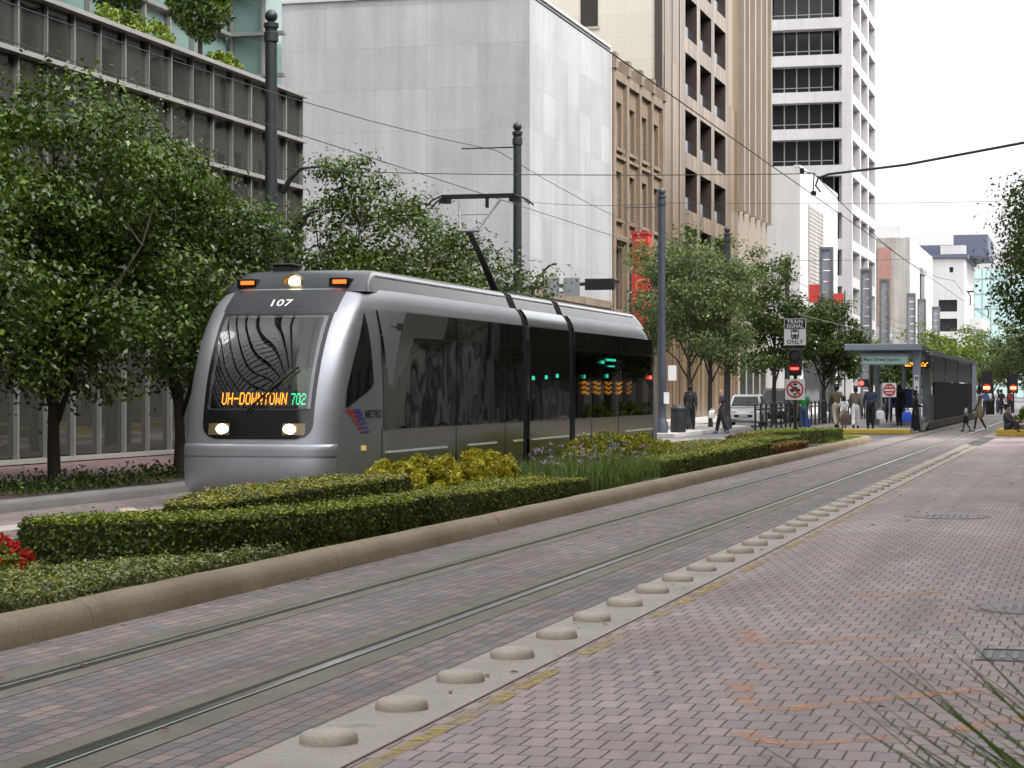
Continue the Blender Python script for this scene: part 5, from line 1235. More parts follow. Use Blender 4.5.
b = B(); y_ = sy0 - .0955; flat(b, sx0 - .15, sx0 + .15, 1.66, 1.735, y_); b.face([(sx0 - .10, y_, 1.735), (sx0 + .09, y_, 1.735), (sx0 + .05, y_, 1.80), (sx0 - .06, y_, 1.80)]); b.disc((sx0 - .085, y_ - .001, 1.655), .034, 'y', 12); b.disc((sx0 + .085, y_ - .001, 1.655), .034, 'y', 12)
for k in range(3): flat(b, sx0 - .06, sx0 + .06, 1.53 + k * .03, 1.545 + k * .03, y_)
flat(b, sx0 - .035, sx0 - .02, 1.52, 1.61, y_ - .001); flat(b, sx0 + .02, sx0 + .035, 1.52, 1.61, y_ - .001); flat(b, sx0 - .06, sx0 + .06, 1.84, 1.90, y_)
b.build('car_symbol', M['sign_black'], s2)
b = B(); b.box(sx0 - .17, sx0 + .19, sy0 - .02, sy0 + .25, .14, 1.35); b.build('control_cabinet', M['louvre_pale'], t, bevel=.02) if False else None

t = thing('do_not_enter_sign', 'white do not enter sign with red disc at the platform end', 'sign', (-7.75, 86.9, .17))
b = B(); b.tube([(-7.75, 86.95, .17), (-7.75, 86.95, 2.05)], .028, 8); b.build('post', M['alu'], t)
b = B(); b.box(-8.02, -7.48, 86.9, 86.92, 1.42, 1.98); s3 = b.build('sign', M['sign_white'], t, bevel=.0)
b = B(); b.disc((-7.75, 86.896, 1.70), .25, 'y', 28); b.build('red_disc', M['sign_red'], s3)
b = B(); flat(b, -7.95, -7.55, 1.665, 1.735, 86.892); b.build('white_bar', M['sign_white'], s3)
text_obj('lettering', 'DO NOT', .09, M['sign_white'], s3, lambda u, v: (-7.75 + u, 86.892, 1.83 + v), 1, .003); text_obj('lettering', 'ENTER', .09, M['sign_white'], s3, lambda u, v: (-7.75 + u, 86.892, 1.57 + v), 1, .003)

# ------------------------------------------------------------------ trees
def make_tree(label, group, loc, H, cr, cb, mat, nl, ls, seed, tr=.085, name='street_tree', ncl=150, lean=0.0, cry=None, clr=.145, shape=.42):
    rr = np.random.default_rng(seed); t = thing(name, label, 'tree', loc, group)
    cz, rz = (H + cb) / 2, (H - cb) / 2; cry = cry or cr
    # the crown is a heap of uneven lobes round the limbs
    nlob = 13; lob = []
    for q in range(nlob):
        a = q * 2.399 + rr.uniform(-.5, .5); zf = -.72 + 1.5 * q / (nlob - 1) + rr.uniform(-.12, .12); ring = math.sqrt(max(.04, 1 - (abs(zf) * .92) ** 2)) * rr.uniform(.5, .78)
        lr = rr.uniform(.30, .46) * (1.0 if zf < .45 else .8); lob.append((ring * math.cos(a), ring * math.sin(a), zf * .82, lr))
    lob.append((0, 0, -.1, .5)); lob.append((rr.uniform(-.2, .2), rr.uniform(-.2, .2), .72, .3)); LO = np.array(lob)
    li = rr.choice(len(LO), ncl, p=LO[:, 3] ** 2 / (LO[:, 3] ** 2).sum()); dirs = rr.normal(size=(ncl, 3)); dirs /= np.linalg.norm(dirs, axis=1)[:, None]
    C = (LO[li, :3] + dirs * (LO[li, 3] * rr.uniform(.15, 1.12, ncl) ** shape)[:, None]) * np.array([cr, cry, rz]); C[:, 2] += cz
    C[:, 0] += lean * C[:, 2]
    sz = clr * cr * rr.uniform(.65, 1.35, ncl)
    k = rr.choice(ncl, nl, p=sz ** 2 / (sz ** 2).sum()); g = rr.normal(size=(nl, 3)) * np.array([1, 1, .62]); P = C[k] + g * (sz[k] * .72)[:, None]
    # sprays poking out of the outline
    P[:, 2] = np.maximum(P[:, 2], cb * .8)
    out = g / (np.linalg.norm(g, axis=1)[:, None] + 1e-6) * .6 + dirs[k] * .5; out[:, 2] += .5
    link_mesh('crown', leaf_mesh('crown', P, ls, mat, .5, out, .5), t)
    b = B(); th = cb + .25 * (H - cb)
    tp = [(0, 0, -.05), (.01, 0, .12), (rr.uniform(-.04, .04), rr.uniform(-.04, .04), cb * .6), (lean * cb, rr.uniform(-.05, .05), cb + .1), (lean * th, 0, th), (lean * H * .75 + rr.uniform(-.1, .1), rr.uniform(-.1, .1), H * .8)]
    b.tube(tp, [tr * 1.5, tr * 1.1, tr, tr * .9, tr * .6, tr * .15], 10)
    limbs = []
    for q in range(8):
        a = q * 2.4 + rr.uniform(-.3, .3); z0 = cb * .85 + (th - cb) * q / 6; e = np.array([cr * .62 * math.cos(a), cry * .62 * math.sin(a), z0 + (H - z0) * rr.uniform(.25, .55)])
        m = np.array([e[0] * .4, e[1] * .4, z0 + (e[2] - z0) * .55]); pts = [(lean * z0, 0, z0), tuple(m), tuple(e)]; b.tube(pts, [tr * .5, tr * .34, tr * .12], 6)
        limbs += [m, m * .5 + e * .5, e]
    for s_ in (.4, .6, .75): limbs.append(np.array([lean * H * s_, 0, H * s_]))
    LM = np.array(limbs)
    for i in range(0, ncl, 2):
        q = LM[np.argmin(np.linalg.norm(LM - C[i], axis=1))]; mid = q * .5 + C[i] * .5 + np.array([0, 0, .08]); b.tube([tuple(q), tuple(mid), tuple(q * .12 + C[i] * .88)], [tr * .2, tr * .13, tr * .05], 4, False)
    b.v = [(v[0] + loc[0], v[1] + loc[1], v[2] + loc[2]) for v in b.v]
    b.build('trunk', M['bark'], t, True)
    return t
TG = 'young oaks on the far pavement'
XT = -15.85
make_tree('large leafy street tree at the left edge with its trunk before the glass wall', TG, (XT, 31.0, .145), 6.6, 2.4, 1.05, M['leaf_oak'], 42000, .105, 3, .10, ncl=130, clr=.165)
make_tree('street tree second from left whose trunk stands just left of the tram nose', TG, (XT + .1, 35.6, .145), 6.1, 2.05, 1.1, M['leaf_oak'], 34000, .105, 5, .095, ncl=115, clr=.17)
make_tree('street tree cut off by the left edge of the picture', TG, (XT - .5, 26.8, .145), 6.1, 2.3, 1.5, M['leaf_oak'], 22000, .112, 8, .09, ncl=110, clr=.165)
make_tree('street tree behind the tram roof just right of the tall dark pole', TG, (-15.9, 46.0, .145), 7.0, 1.75, 1.7, M['leaf_oak'], 15000, .115, 11, .09, ncl=85, clr=.18)
make_tree('street tree behind the pantograph in front of the marble wall', TG, (-15.9, 51.0, .145), 6.2, 2.1, 1.7, M['leaf_oak'], 15000, .115, 14, .09, ncl=85, clr=.18)
make_tree('low street tree beside the pole with ball finial behind the tram', TG, (-15.8, 55.4, .145), 5.6, 2.0, 1.6, M['leaf_oak'], 12000, .115, 17, .08, ncl=75, clr=.18)
TG2 = 'trees beyond the cross street'
make_tree('broad grey-green tree right of the bluish pole', TG2, (-15.6, 85.5, .13), 8.1, 2.6, 2.0, M['leaf_grey'], 17000, .16, 21, .09, ncl=150)
make_tree('grey-green tree overlapping the broad one beyond the cross street', TG2, (-15.6, 90.5, .13), 8.2, 2.5, 2.1, M['leaf_grey'], 12000, .16, 23, .09, ncl=120)
make_tree('dark tree with a leaning crown left of the train signal', TG2, (-14.0, 98.5, .13), 8.3, 2.2, 2.1, M['leaf_dark'], 11000, .17, 25, .1, ncl=110)
make_tree('dense dark tree between the train signal and the station', TG2, (-13.3, 111.5, .0), 6.6, 2.4, 1.8, M['leaf_dark'], 11000, .19, 27, .1, ncl=120)
make_tree('large dark tree overhanging the right edge of the picture', TG2, (.5, 89.0, .14), 10.8, 4.4, 2.2, M['leaf_dark'], 52000, .19, 31, .14, ncl=330)
FG = 'trees at the far end of the street'
for i, (x, y, H, cr, m, lab) in enumerate([(-13.5, 185, 7.4, 3.2, 'leaf_light', 'far light green tree just right of the station pylons'), (-11.5, 178, 6.6, 2.8, 'leaf_light', 'far light green tree over the station roof end'),
        (-9.5, 196, 7.6, 3.2, 'leaf_light', 'far tree in the centre of the group at the end of the street'), (-6.8, 190, 7.8, 3.0, 'leaf_grey', 'far grey-green tree left of the big right hand tree'), (-4.0, 170, 7.4, 3.0, 'leaf_grey', 'far tree half hidden by the big right hand tree'),
        (-12.5, 150, 4.6, 2.2, 'leaf_dark', 'small dark tree seen under the station canopy'), (-14.5, 158, 5.2, 2.6, 'leaf_light', 'light green tree behind the station sign'), (-9.2, 215, 6.6, 3.4, 'leaf_light', 'farthest light green tree in the street axis')]):
    make_tree(lab, FG, (x, y, .0), H, cr, 1.7, M[m], 3800, .27, 50 + i, .12, ncl=80)
NG = 'trees on the viewer side pavement'
nt0 = make_tree('unseen tree added in the side street gap to block reflected sky', NG, (3.0, 14, .15), 6.2, 2.0, 2.0, M['leaf_oak'], 7000, .14, 61, .09, ncl=100)
for k, y in enumerate((22, 30, 52, 88, 101, 114)): dup(nt0, (3.0 + .5 * (k % 2), y, .15), k * 1.3, 'unseen tree added in the side street gap to block reflected sky', NG)
for k, (y, sc_) in enumerate(((64.5, 1.5), (70.5, 1.6))): dup(nt0, (3.4, y, .0), k * 2.1, 'unseen tree added in the side street gap to block reflected sky', NG, sc_)  # added out of view to hide the sky gap in tram reflections
# planting under the far trees
for k, (ya, yb) in enumerate(((28.6, 33.6), (34.8, 38.8), (44, 49))):
    n = 1500; P = np.c_[RNG.uniform(-16.7, -14.95, n), RNG.uniform(ya, yb, n), np.abs(RNG.normal(.06, .09, n)) + .15]
    stuff(link_mesh('ground_cover_bed', leaf_mesh('bed', P, .085, M['leaf_dark'], .5)))
    b = B(); b.prism([(-16.8, ya - .1), (-14.9, ya - .1), (-14.9, yb + .1), (-16.8, yb + .1)], .1, .15); struct(b.build('tree_pit_soil', M['soil']))
# roof terrace planting: a lollipop tree and trailing shrubs
def roof_tree(loc, H, cr, lab):
    t = thing('roof_tree', lab, 'tree', loc, 'clipped trees on the roof terrace')
    n = 4200; d = RNG.normal(size=(n, 3)); d /= np.linalg.norm(d, axis=1)[:, None]; P = d * np.array([cr, cr, cr * 1.3]) * (RNG.uniform(.62, 1.05, n) * (1 + .1 * np.sin(d[:, 0] * 5 + d[:, 2] * 6)))[:, None] + np.array([0, 0, H - cr * 1.0])
    link_mesh('crown', leaf_mesh('crown', P, .13, M['leaf_oak'], .55, d, .4), t)
    b = B(); b.tube([(loc[0], loc[1], loc[2]), (loc[0], loc[1], loc[2] + H - cr)], [.07, .05], 8); b.build('trunk', M['bark'], t)
def roof_shrub(loc, rx, ry, h, lab): shrub('roof_shrub', lab, loc, rx, ry, h, 1500, .12, M['leaf_light'], 'shrubs along the roof terrace edge', int(loc[1] * 10))
roof_tree((-22.1, 51.3, 9.97), 2.6, .82, 'clipped round tree on the roof terrace by the green glass'); roof_tree((-22.1, 46.4, 9.97), 2.7, .95, 'clipped round tree on the roof terrace cut by the top edge')
roof_shrub((-21.75, 51.9, 9.97), .4, .8, .45, 'bright low shrub below the roof tree nearest the pole'); roof_shrub((-21.75, 47.3, 9.97), .4, 1.4, .55, 'bright trailing shrub on the roof edge at upper left'); roof_shrub((-21.75, 45.4, 9.97), .5, .9, .5, 'small trailing shrub at the left end of the roof planting')

# ornamental grass close to the camera, lower right
def grass_clump(loc, specs, n, lab):
    t = thing('ornamental_grass', lab, 'grass', loc, 'grasses beside the viewer'); Vs = []
    for k in range(n):
        az, el, l, w_, cu = specs(k); p = Vector((random.gauss(0, .06), random.gauss(0, .06), 0)); seg = 9; st = l / seg; e = el; pr = None
        dx, dy = math.cos(az), math.sin(az); tg = Vector((dx * math.cos(e), dy * math.cos(e), math.sin(e))); sa = random.uniform(0.6, 2.5); side = (Vector((-dy, dx, 0)) * math.cos(sa) + tg.cross(Vector((-dy, dx, 0))) * math.sin(sa)).normalized()
        for q in range(seg + 1):
            u = q / seg; wk = w_ * (1 - u ** 1.6) + .0008; nrm = Vector((0, 0, 1)); cur = (p + side * wk / 2, p - side * wk / 2)
            if pr: Vs.append((pr[0], pr[1], cur[1], cur[0]))
            pr = cur; p = p + Vector((dx * math.cos(e), dy * math.cos(e), math.sin(e))) * st; e -= cu / seg
    # keep each blade one connected island so that it has one colour
    me = bpy.data.meshes.new('blades'); verts = []; faces = []
    for q, f in enumerate(Vs):
        i0 = len(verts)
        if q % 9 == 0: verts += [f[0], f[1], f[2], f[3]]; faces.append((i0, i0 + 1, i0 + 2, i0 + 3))
        else: verts += [f[2], f[3]]; a = last; faces.append((a[1], a[0], i0, i0 + 1)) if False else faces.append((a[0], a[1], i0, i0 + 1))
        last = (i0 + 3, i0 + 2) if q % 9 == 0 else (i0 + 1, i0)
    me.from_pydata([tuple(v) for v in verts], [], faces); me.materials.append(M['blade_dry']); me.update()
    o = link_mesh('blades', me, t)
    b = B(); b.lathe([(.11, 0), (.09, .08), (.04, .14), (.001, .15)], 12, loc); b.build('crown_base', M['blade_dry'], t)
random.seed(21)
grass_clump((.80, 4.2, .15), lambda k: (R(random.uniform(155, 225)), R(random.uniform(32, 50)), random.uniform(.85, 1.62), random.uniform(.011, .023), random.uniform(-.05, .35)), 190, 'clump of long narrow green blades reaching in at the lower right corner')
grass_clump((.62, 6.3, .15), lambda k: (R(random.uniform(145, 215)), R(random.uniform(38, 58)), random.uniform(1.0, 1.45), random.uniform(.003, .006), random.uniform(.3, 1.3)), 60, 'wispy clump of thin arching grass at the right edge')
random.seed(5)

# ------------------------------------------------------------------ station
sn = thing('station_shelter', 'blue-grey tram station shelter with flat canopy, green glass name sign and slatted side screen', 'station', (-8.2, 88, .17))
b = B(); b.box(-9.45, -6.55, 87.6, 92.5, 3.36, 3.52); b.box(-9.6, -6.5, 87.5, 87.6, 3.30, 3.56); b.build('canopy', M['canopy'], sn, bevel=.02)
b = B()
for k in range(6): b.box(-9.3, -6.7, 88.2 + k * .8, 88.28 + k * .8, 3.22, 3.36)
b.build('canopy_ribs', M['canopy'], sn)
b = B(); b.face([(-9.3, 92.5, 3.45), (-6.45, 92.5, 3.30), (-6.45, 128, 3.30), (-9.3, 128, 3.45)]); b.box(-6.6, -6.42, 92.4, 128, 3.18, 3.36); b.face([(-9.3, 92.5, 3.38), (-6.45, 92.5, 3.23), (-6.45, 128, 3.23), (-9.3, 128, 3.38)]); b.build('rear_roof', M['canopy'], sn)
b = B(); b.box(-6.92, -6.6, 88.0, 88.3, .17, 3.36); c1 = b.build('column', M['canopy'], sn, bevel=.015)
b = B(); b.box(-6.86, -6.66, 87.97, 87.995, 1.55, 2.3); b.build('notice', M['sign_white'], c1)
b = B(); b.box(-6.82, -6.78, 87.955, 87.965, 2.08, 2.24); b.box(-6.73, -6.69, 87.955, 87.965, 2.08, 2.24); b.box(-6.82, -6.69, 87.955, 87.965, 2.2, 2.24); b.box(-6.79, -6.72, 87.955, 87.965, 1.75, 1.85); b.build('notice_symbol', M['sign_black'], c1)
for y in (94.0, 104, 114, 127): b = B(); b.box(-6.85, -6.6, y, y + .25, .17, 3.2); b.build('column', M['canopy'], sn)
for y in (96.0, 110, 124): b = B(); b.box(-9.2, -9.0, y, y + .2, .17, 3.4); b.build('column', M['canopy'], sn)
b = B(); b.box(-8.95, -7.05, 87.75, 87.80, 2.72, 3.16); sg = b.build('name_sign', M['canopy'], sn)
b = B(); b.box(-8.9, -7.1, 87.735, 87.748, 2.76, 3.06); b.build('glass_plate', M['station_glass'], sg)
text_obj('lettering', 'Main Street Square', .19, plain('sign_ink', (.03, .06, .06), .5), sg, lambda u, v: (-8.86 + u, 87.728, 2.93 + v), 1.0, .002, 'LEFT')
b = B(); b.box(-8.4, -8.38, 87.77, 87.79, 3.16, 3.36); b.box(-7.4, -7.38, 87.77, 87.79, 3.16, 3.36); b.build('hangers', M['iron'], sg)
b = B(); b.box(-7.6, -6.5, 92.0, 92.2, 2.62, 2.88); ld = b.build('led_sign', M['sign_black'], sn)
b = B(); x = -7.55
while x < -6.6:
    w_ = random.choice((.05, .06, .07))
    for zz in (2.7, 2.76, 2.82):
        if random.random() < .75: b.box(x, x + w_, 91.98, 91.995, zz, zz + .04)
    x += w_ + .03
b.build('led_characters', M['led_orange'], ld)
b = B(); b.lathe([(.001, -.02), (.14, 0), (.18, .06), (.10, .12), (.001, .13)], 16, (-7.75, 87.7, 3.42)); b.box(-7.8, -7.7, 87.65, 87.75, 3.55, 3.95); b.build('roof_camera', M['sign_white'], sn, True)
b = B(); b.box(-6.68, -6.64, 92.2, 95.8, .35, 1.5)
for k in range(24): b.box(-6.64, -6.60, 92.2 + k * .15, 92.28 + k * .15, .35, 1.5)
b.build('corrugated_screen', M['corrug'], sn)
b = B()
for k in range(60): b.box(-6.66, -6.58, 96 + k * .52, 96.3 + k * .52, .35, 2.05)
b.build('slatted_screen', M['iron'], sn)
b = B(); b.box(-6.69, -6.665, 96, 127.5, .35, 2.0); b.build('screen_backing', M['louvre'], sn)
b = B(); b.box(-6.67, -6.65, 96, 127, 2.1, 3.15); b.build('upper_screen', M['louvre'], sn)
b = B(); b.box(-6.75, -6.5, 91.5, 140, .05, .36); b.face([(-6.75, 88.4, .18), (-6.5, 88.4, .02), (-6.5, 91.5, .36), (-6.75, 91.5, .36)]); b.build('base_wall', M['dark_stone'], sn)
b = B(); b.box(-7.3, -7.1, 95.5, 95.6, 1.9, 2.35); b.build('notice_box', M['sign_white'], sn)
b = B(); b.box(-8.7, -7.3, 96.2, 96.3, .9, 1.75); b.build('poster', M['logo_blue'], sn)
b = B(); b.box(-7.2, -6.95, 139, 139.3, .17, 3.3); b.box(-7.75, -6.93, 138.98, 139.32, 3.301, 3.52); b.box(-7.72, -7.5, 139, 139.3, .17, 3.3); t = tag(b.build('platform_portal', M['canopy']), 'blue-grey portal frame at the far end of the station', 'portal')
b = B(); b.box(-9.8, -6.7, 84.0, 84.35, -.01, .185); struct(b.build('platform_kerb_yellow', M['yellow_kerb'], bevel=.03))
# pylons
pl0 = None; pxs = [118, 139, 151.5, 174, 185, 202]
for i, d in enumerate(pxs):
    X = -14.0; Y = (d + X * math.sin(R(TH))) / math.cos(R(TH)); lab = '%s tall grey louvred pylon from the left in the receding row above the station' % ['first', 'second', 'third', 'fourth', 'fifth', 'sixth'][i]
    if pl0 is None:
        pl0 = thing('louvred_pylon', lab, 'pylon', (X, Y, 0), 'louvred pylons')
        b = B(); b.box(X - .36, X - .22, Y, Y + .5, 0, 9.4); b.box(X + .22, X + .36, Y, Y + .5, 0, 9.4); b.box(X - .36, X + .36, Y, Y + .5, 9.4, 9.55); b.build('frame', M['louvre'], pl0)
        b = B()
        for k in range(15): b.box(X - .22, X + .22, Y + .12, Y + .3, .5 + k * .6, 1.04 + k * .6)
        b.build('louvres', M['louvre_pale'], pl0)
    else: dup(pl0, (X, Y, 0), 0, lab, 'louvred pylons')
for i, (y, z, lab) in enumerate(((167.4, 8.5, 'red banner on a pole by the white building left of the first pylon'), (183.5, 8.5, 'red banner farther along by the white tower foot'))):
    t = thing('street_banner', lab, 'banner', (-20.9, y, 0)); b = B(); b.box(-21.1, -20.2, y, y + .06, z, z + 1.4); b.build('cloth', M['banner'], t); b = B(); b.tube([(-20.1, y, 0), (-20.1, y, z + 1.6)], .06, 8); b.build('pole', M['pole'], t)
# iron railing beside the far track
rl = thing('iron_railing', 'black iron railing with spear posts along the far side of the station track', 'railing', (-13.0, 86, 0))
for k in range(34):
    y = 86 + k * 1.5; b = B(); b.tube([(-13, y, 0), (-13, y, 1.05), (-13, y, 1.12), (-13, y, 1.2)], [.045, .045, .07, .01], 6); b.build('post', M['iron'], rl)
b = B(); b.box(-13.03, -12.97, 86, 135.5, .88, .94); b.box(-13.03, -12.97, 86, 135.5, .2, .25)
b.build('bars', M['iron'], rl)
# planter on the right with yellow kerb
b = B(); b.prism([(-3.35, 81.3), (-2.9, 80.7), (1.5, 80.7), (1.5, 92), (-3.35, 92)], -.01, .25); o = b.build('planter_wall', M['yellow_kerb'], bevel=.04); tag(o, 'low planter wall painted yellow at the right edge past the crossing', 'planter'); b = B(); b.box(-3.0, 1.3, 81.0, 91.8, .24, .262); b.build('soil', M['soil'], o)
for i, (x, y, h, lab) in enumerate(((-1.7, 82.6, .9, 'green shrub behind the seated man on the yellow planter'), (-.6, 82.4, 1.0, 'green shrub at the right edge on the yellow planter'), (-2.2, 85, .8, 'green shrub farther back on the yellow planter'))):
    shrub('planter_shrub', lab, (x, y, .25), .6, .6, h, 1300, .12, M['hedge_green'], 'shrubs on the yellow planter', 70 + i)
# litter bin beside the bluish pole
def bin_(x, y, lab):
    t = thing('trash_can', lab, 'trash can', (x, y, .13)); b = B(); b.lathe([(.27, 0), (.29, .05), (.29, .8), (.25, .82)], 20, (x, y, .13)); b.build('body', M['iron'], t, True, 40); b = B(); b.lathe([(.30, .82), (.30, .9), (.18, 1.02), (.16, 1.0), (.001, .98)], 20, (x, y, .13)); b.build('lid', M['iron'], t, True, 40)
bin_(-14.75, 78.6, 'black litter bin at the foot of the bluish pole'); bin_(-6.2, 141, 'dark green litter bin at the far end of the crossing beyond the walking man')
b = B(); b.box(-.16, .16, -.02, .02, 0, .42); b.v = [(-14.98 + v[0] * .6, 77.5 + v[1], 1.2 + v[2]) for v in b.v]; o = tag(b.build('pole_notice', M['sign_white']), 'small white notice fixed low on the bluish pole', 'notice')
b = B(); b.box(-14.9, -14.6, 77.4, 77.43, 2.05, 2.6); tag(b.build('pole_notice', M['sign_white']), 'small white plate beside the bluish pole at head height', 'notice')

# far traffic signals with a red bar
def far_signal(x, y, z, lab, r=.16):
    t = thing('traffic_signal', lab, 'traffic signal', (x, y, 0), 'red signals at the far crossing'); b = B(); b.tube([(x, y + .2, 0), (x, y + .2, z + .7)], .07, 8); b.build('post', M['pole'], t)
    b = B(); b.box(x - r * 1.3, x + r * 1.3, y - .1, y + .12, z - r * 1.4, z + r * 4); h = b.build('signal_head', M['black'], t)
    b = B(); b.disc((x, y - .11, z), r, 'y', 14); b.build('red_lens', plain('lens_glow', (.3, .02, .02), .3) if 'x' == 'y' else M['red_dim'], h)
    b = B(); flat(b, x - r * .8, x + r * .8, z - r * .35, z + r * .35, y - .12); b.build('lit_bar', M['amber_hot'], h)
M['red_dim'] = emit('red_dim', (.8, .03, .02), .25); M['amber_hot'] = emit('amber_hot', (1.0, .25, .08), 2)
far_signal(-6.9, 152, 1.85, 'far signal with red bar left of the walking man head', .28); far_signal(-5.45, 162, 1.85, 'far signal with red bar at the right edge beneath the tree', .26)
t = thing('traffic_signal', 'small red hand signal on the pole left of the station', 'traffic signal', (-9.9, 101, 0)); b = B(); b.tube([(-9.85, 101.2, 0), (-9.85, 101.2, 3.2)], .09, 8); b.build('post', M['pole'], t); b = B(); b.box(-10.42, -9.95, 100.9, 101.1, 1.85, 2.2); hd = b.build('signal_head', M['black'], t); b = B(); b.disc((-10.28, 100.88, 2.02), .11, 'y', 12); b.build('red_lens', M['red_on'], hd)

# ------------------------------------------------------------------ cars
def car(label, loc, rz, paint, suv=False):
    t = thing('parked_car', label, 'car', (0, 0, 0)); Lc, Wc = (4.3, .86) if not suv else (4.7, .95); hb, hr = (.92, 1.48) if not suv else (1.1, 1.78)
    def sec(y, w_, z0, zb): return [(-w_, y, z0 + .12), (-w_ * .98, y, z0), (w_ * .98, y, z0), (w_, y, z0 + .12), (w_, y, zb - .14), (w_ * .93, y, zb), (-w_ * .93, y, zb), (-w_, y, zb - .14)]
    b = B(); S_ = [(0, .66, .28, .60), (.06, .78, .22, .68), (.35, Wc * .97, .2, hb - .16), (1.15, Wc, .2, hb), (2.6, Wc, .2, hb + .02), (Lc - .4, Wc * .97, .22, hb + .02), (Lc - .05, Wc * .88, .28, hb - .08), (Lc, Wc * .8, .36, hb - .2)]
    b.grid([sec(*s) + [sec(*s)[0]] for s in S_]); b.face(sec(*S_[0])); b.face(sec(*S_[-1])); b.build('body', paint, t, True, 35, world=False)
    y0, y1, y2, y3 = (.95, 1.75, Lc - .9, Lc - .25); wb, wr = Wc * .92, Wc * .72
    lo = [(-wb, y0, hb - .02), (wb, y0, hb - .02), (wb, y3, hb), (-wb, y3, hb)]; hi = [(-wr, y1, hr - .04), (wr, y1, hr - .04), (wr, y2, hr - .03), (-wr, y2, hr - .03)]
    b = B(); b.grid([lo + [lo[0]], hi + [hi[0]]]); k = [(x * .9, y + (.12 if y < 2 else -.12), hr + .01) for x, y, z in hi]; b.grid([hi + [hi[0]], k + [k[0]]]); b.face(k); b.build('cabin', paint, t, True, 30, world=False)
    def lerp3(a, c, u): return tuple(a[i] + (c[i] - a[i]) * u for i in range(3))
    def win(name, a, c, d, e, off, m_=.08):
        q = [lerp3(lerp3(a, c, m_), lerp3(e, d, m_), .08), lerp3(lerp3(a, c, 1 - m_), lerp3(e, d, 1 - m_), .08), lerp3(lerp3(a, c, 1 - m_), lerp3(e, d, 1 - m_), .9), lerp3(lerp3(a, c, m_), lerp3(e, d, m_), .9)]
        b = B(); b.face([(p[0] + off[0], p[1] + off[1], p[2] + off[2]) for p in q]); b.build(name, M['office_glass'], t, world=False)
    win('windscreen', lo[0], lo[1], hi[1], hi[0], (0, -.006, .006)); win('rear_window', lo[3], lo[2], hi[2], hi[3], (0, .008, .006)); win('side_window', lo[1], lo[2], hi[2], hi[1], (.008, 0, .004)); win('side_window', lo[3], lo[0], hi[0], hi[3], (-.008, 0, .004))
    for s in (-1, 1):
        b = B(); b.box(s * Wc * .55 - .16, s * Wc * .55 + .16, .02, .14, .60, .74); b.build('headlight', M['sign_white'], t, bevel=.03, world=False)
        b = B(); b.box(s * (Wc + .06) - .08, s * (Wc + .06) + .08, 1.2, 1.3, hb + .02, hb + .14); b.build('mirror', paint, t, bevel=.02, world=False)
        for y in (.8, Lc - .85):
            b = B(); b.lathe([(.18, -.10), (.30, -.10), (.32, -.06), (.32, .06), (.30, .10), (.18, .10)], 20); b.v = [(s * (Wc - .09) + v[2], y + v[0], .32 + v[1]) for v in b.v]; w_ = b.build('wheel', M['rubber'], t, world=False)
            b = B(); b.lathe([(.001, .0), (.19, .0), (.2, .03)], 16); b.v = [(s * (Wc + .005) + v[2] * .2, y + v[0], .32 + v[1]) for v in b.v]; b.build('rim', M['alu'], w_, world=False)
    b = B(); b.box(-.42, .42, -.015, .05, .44, .56); b.box(-.5, .5, .0, .05, .28, .36); b.build('grille', M['black'], t, world=False)
    b = B(); b.box(-.2, .2, -.03, -.016, .46, .55); b.build('number_plate', M['sign_white'], t, world=False)
    t.location = loc; t.rotation_euler = (0, 0, rz)
car('white hatchback parked facing the viewer beyond the cross street', (-15.45, 98.5, .0), R(4), plain('car_white', (.85, .85, .86), .25, .0, .5, .6))
car('dark vehicle parked behind the white hatchback beside the railing', (-15.75, 110.5, .0), R(2), plain('car_dark', (.015, .016, .018), .25, .0, .5, .6), True)

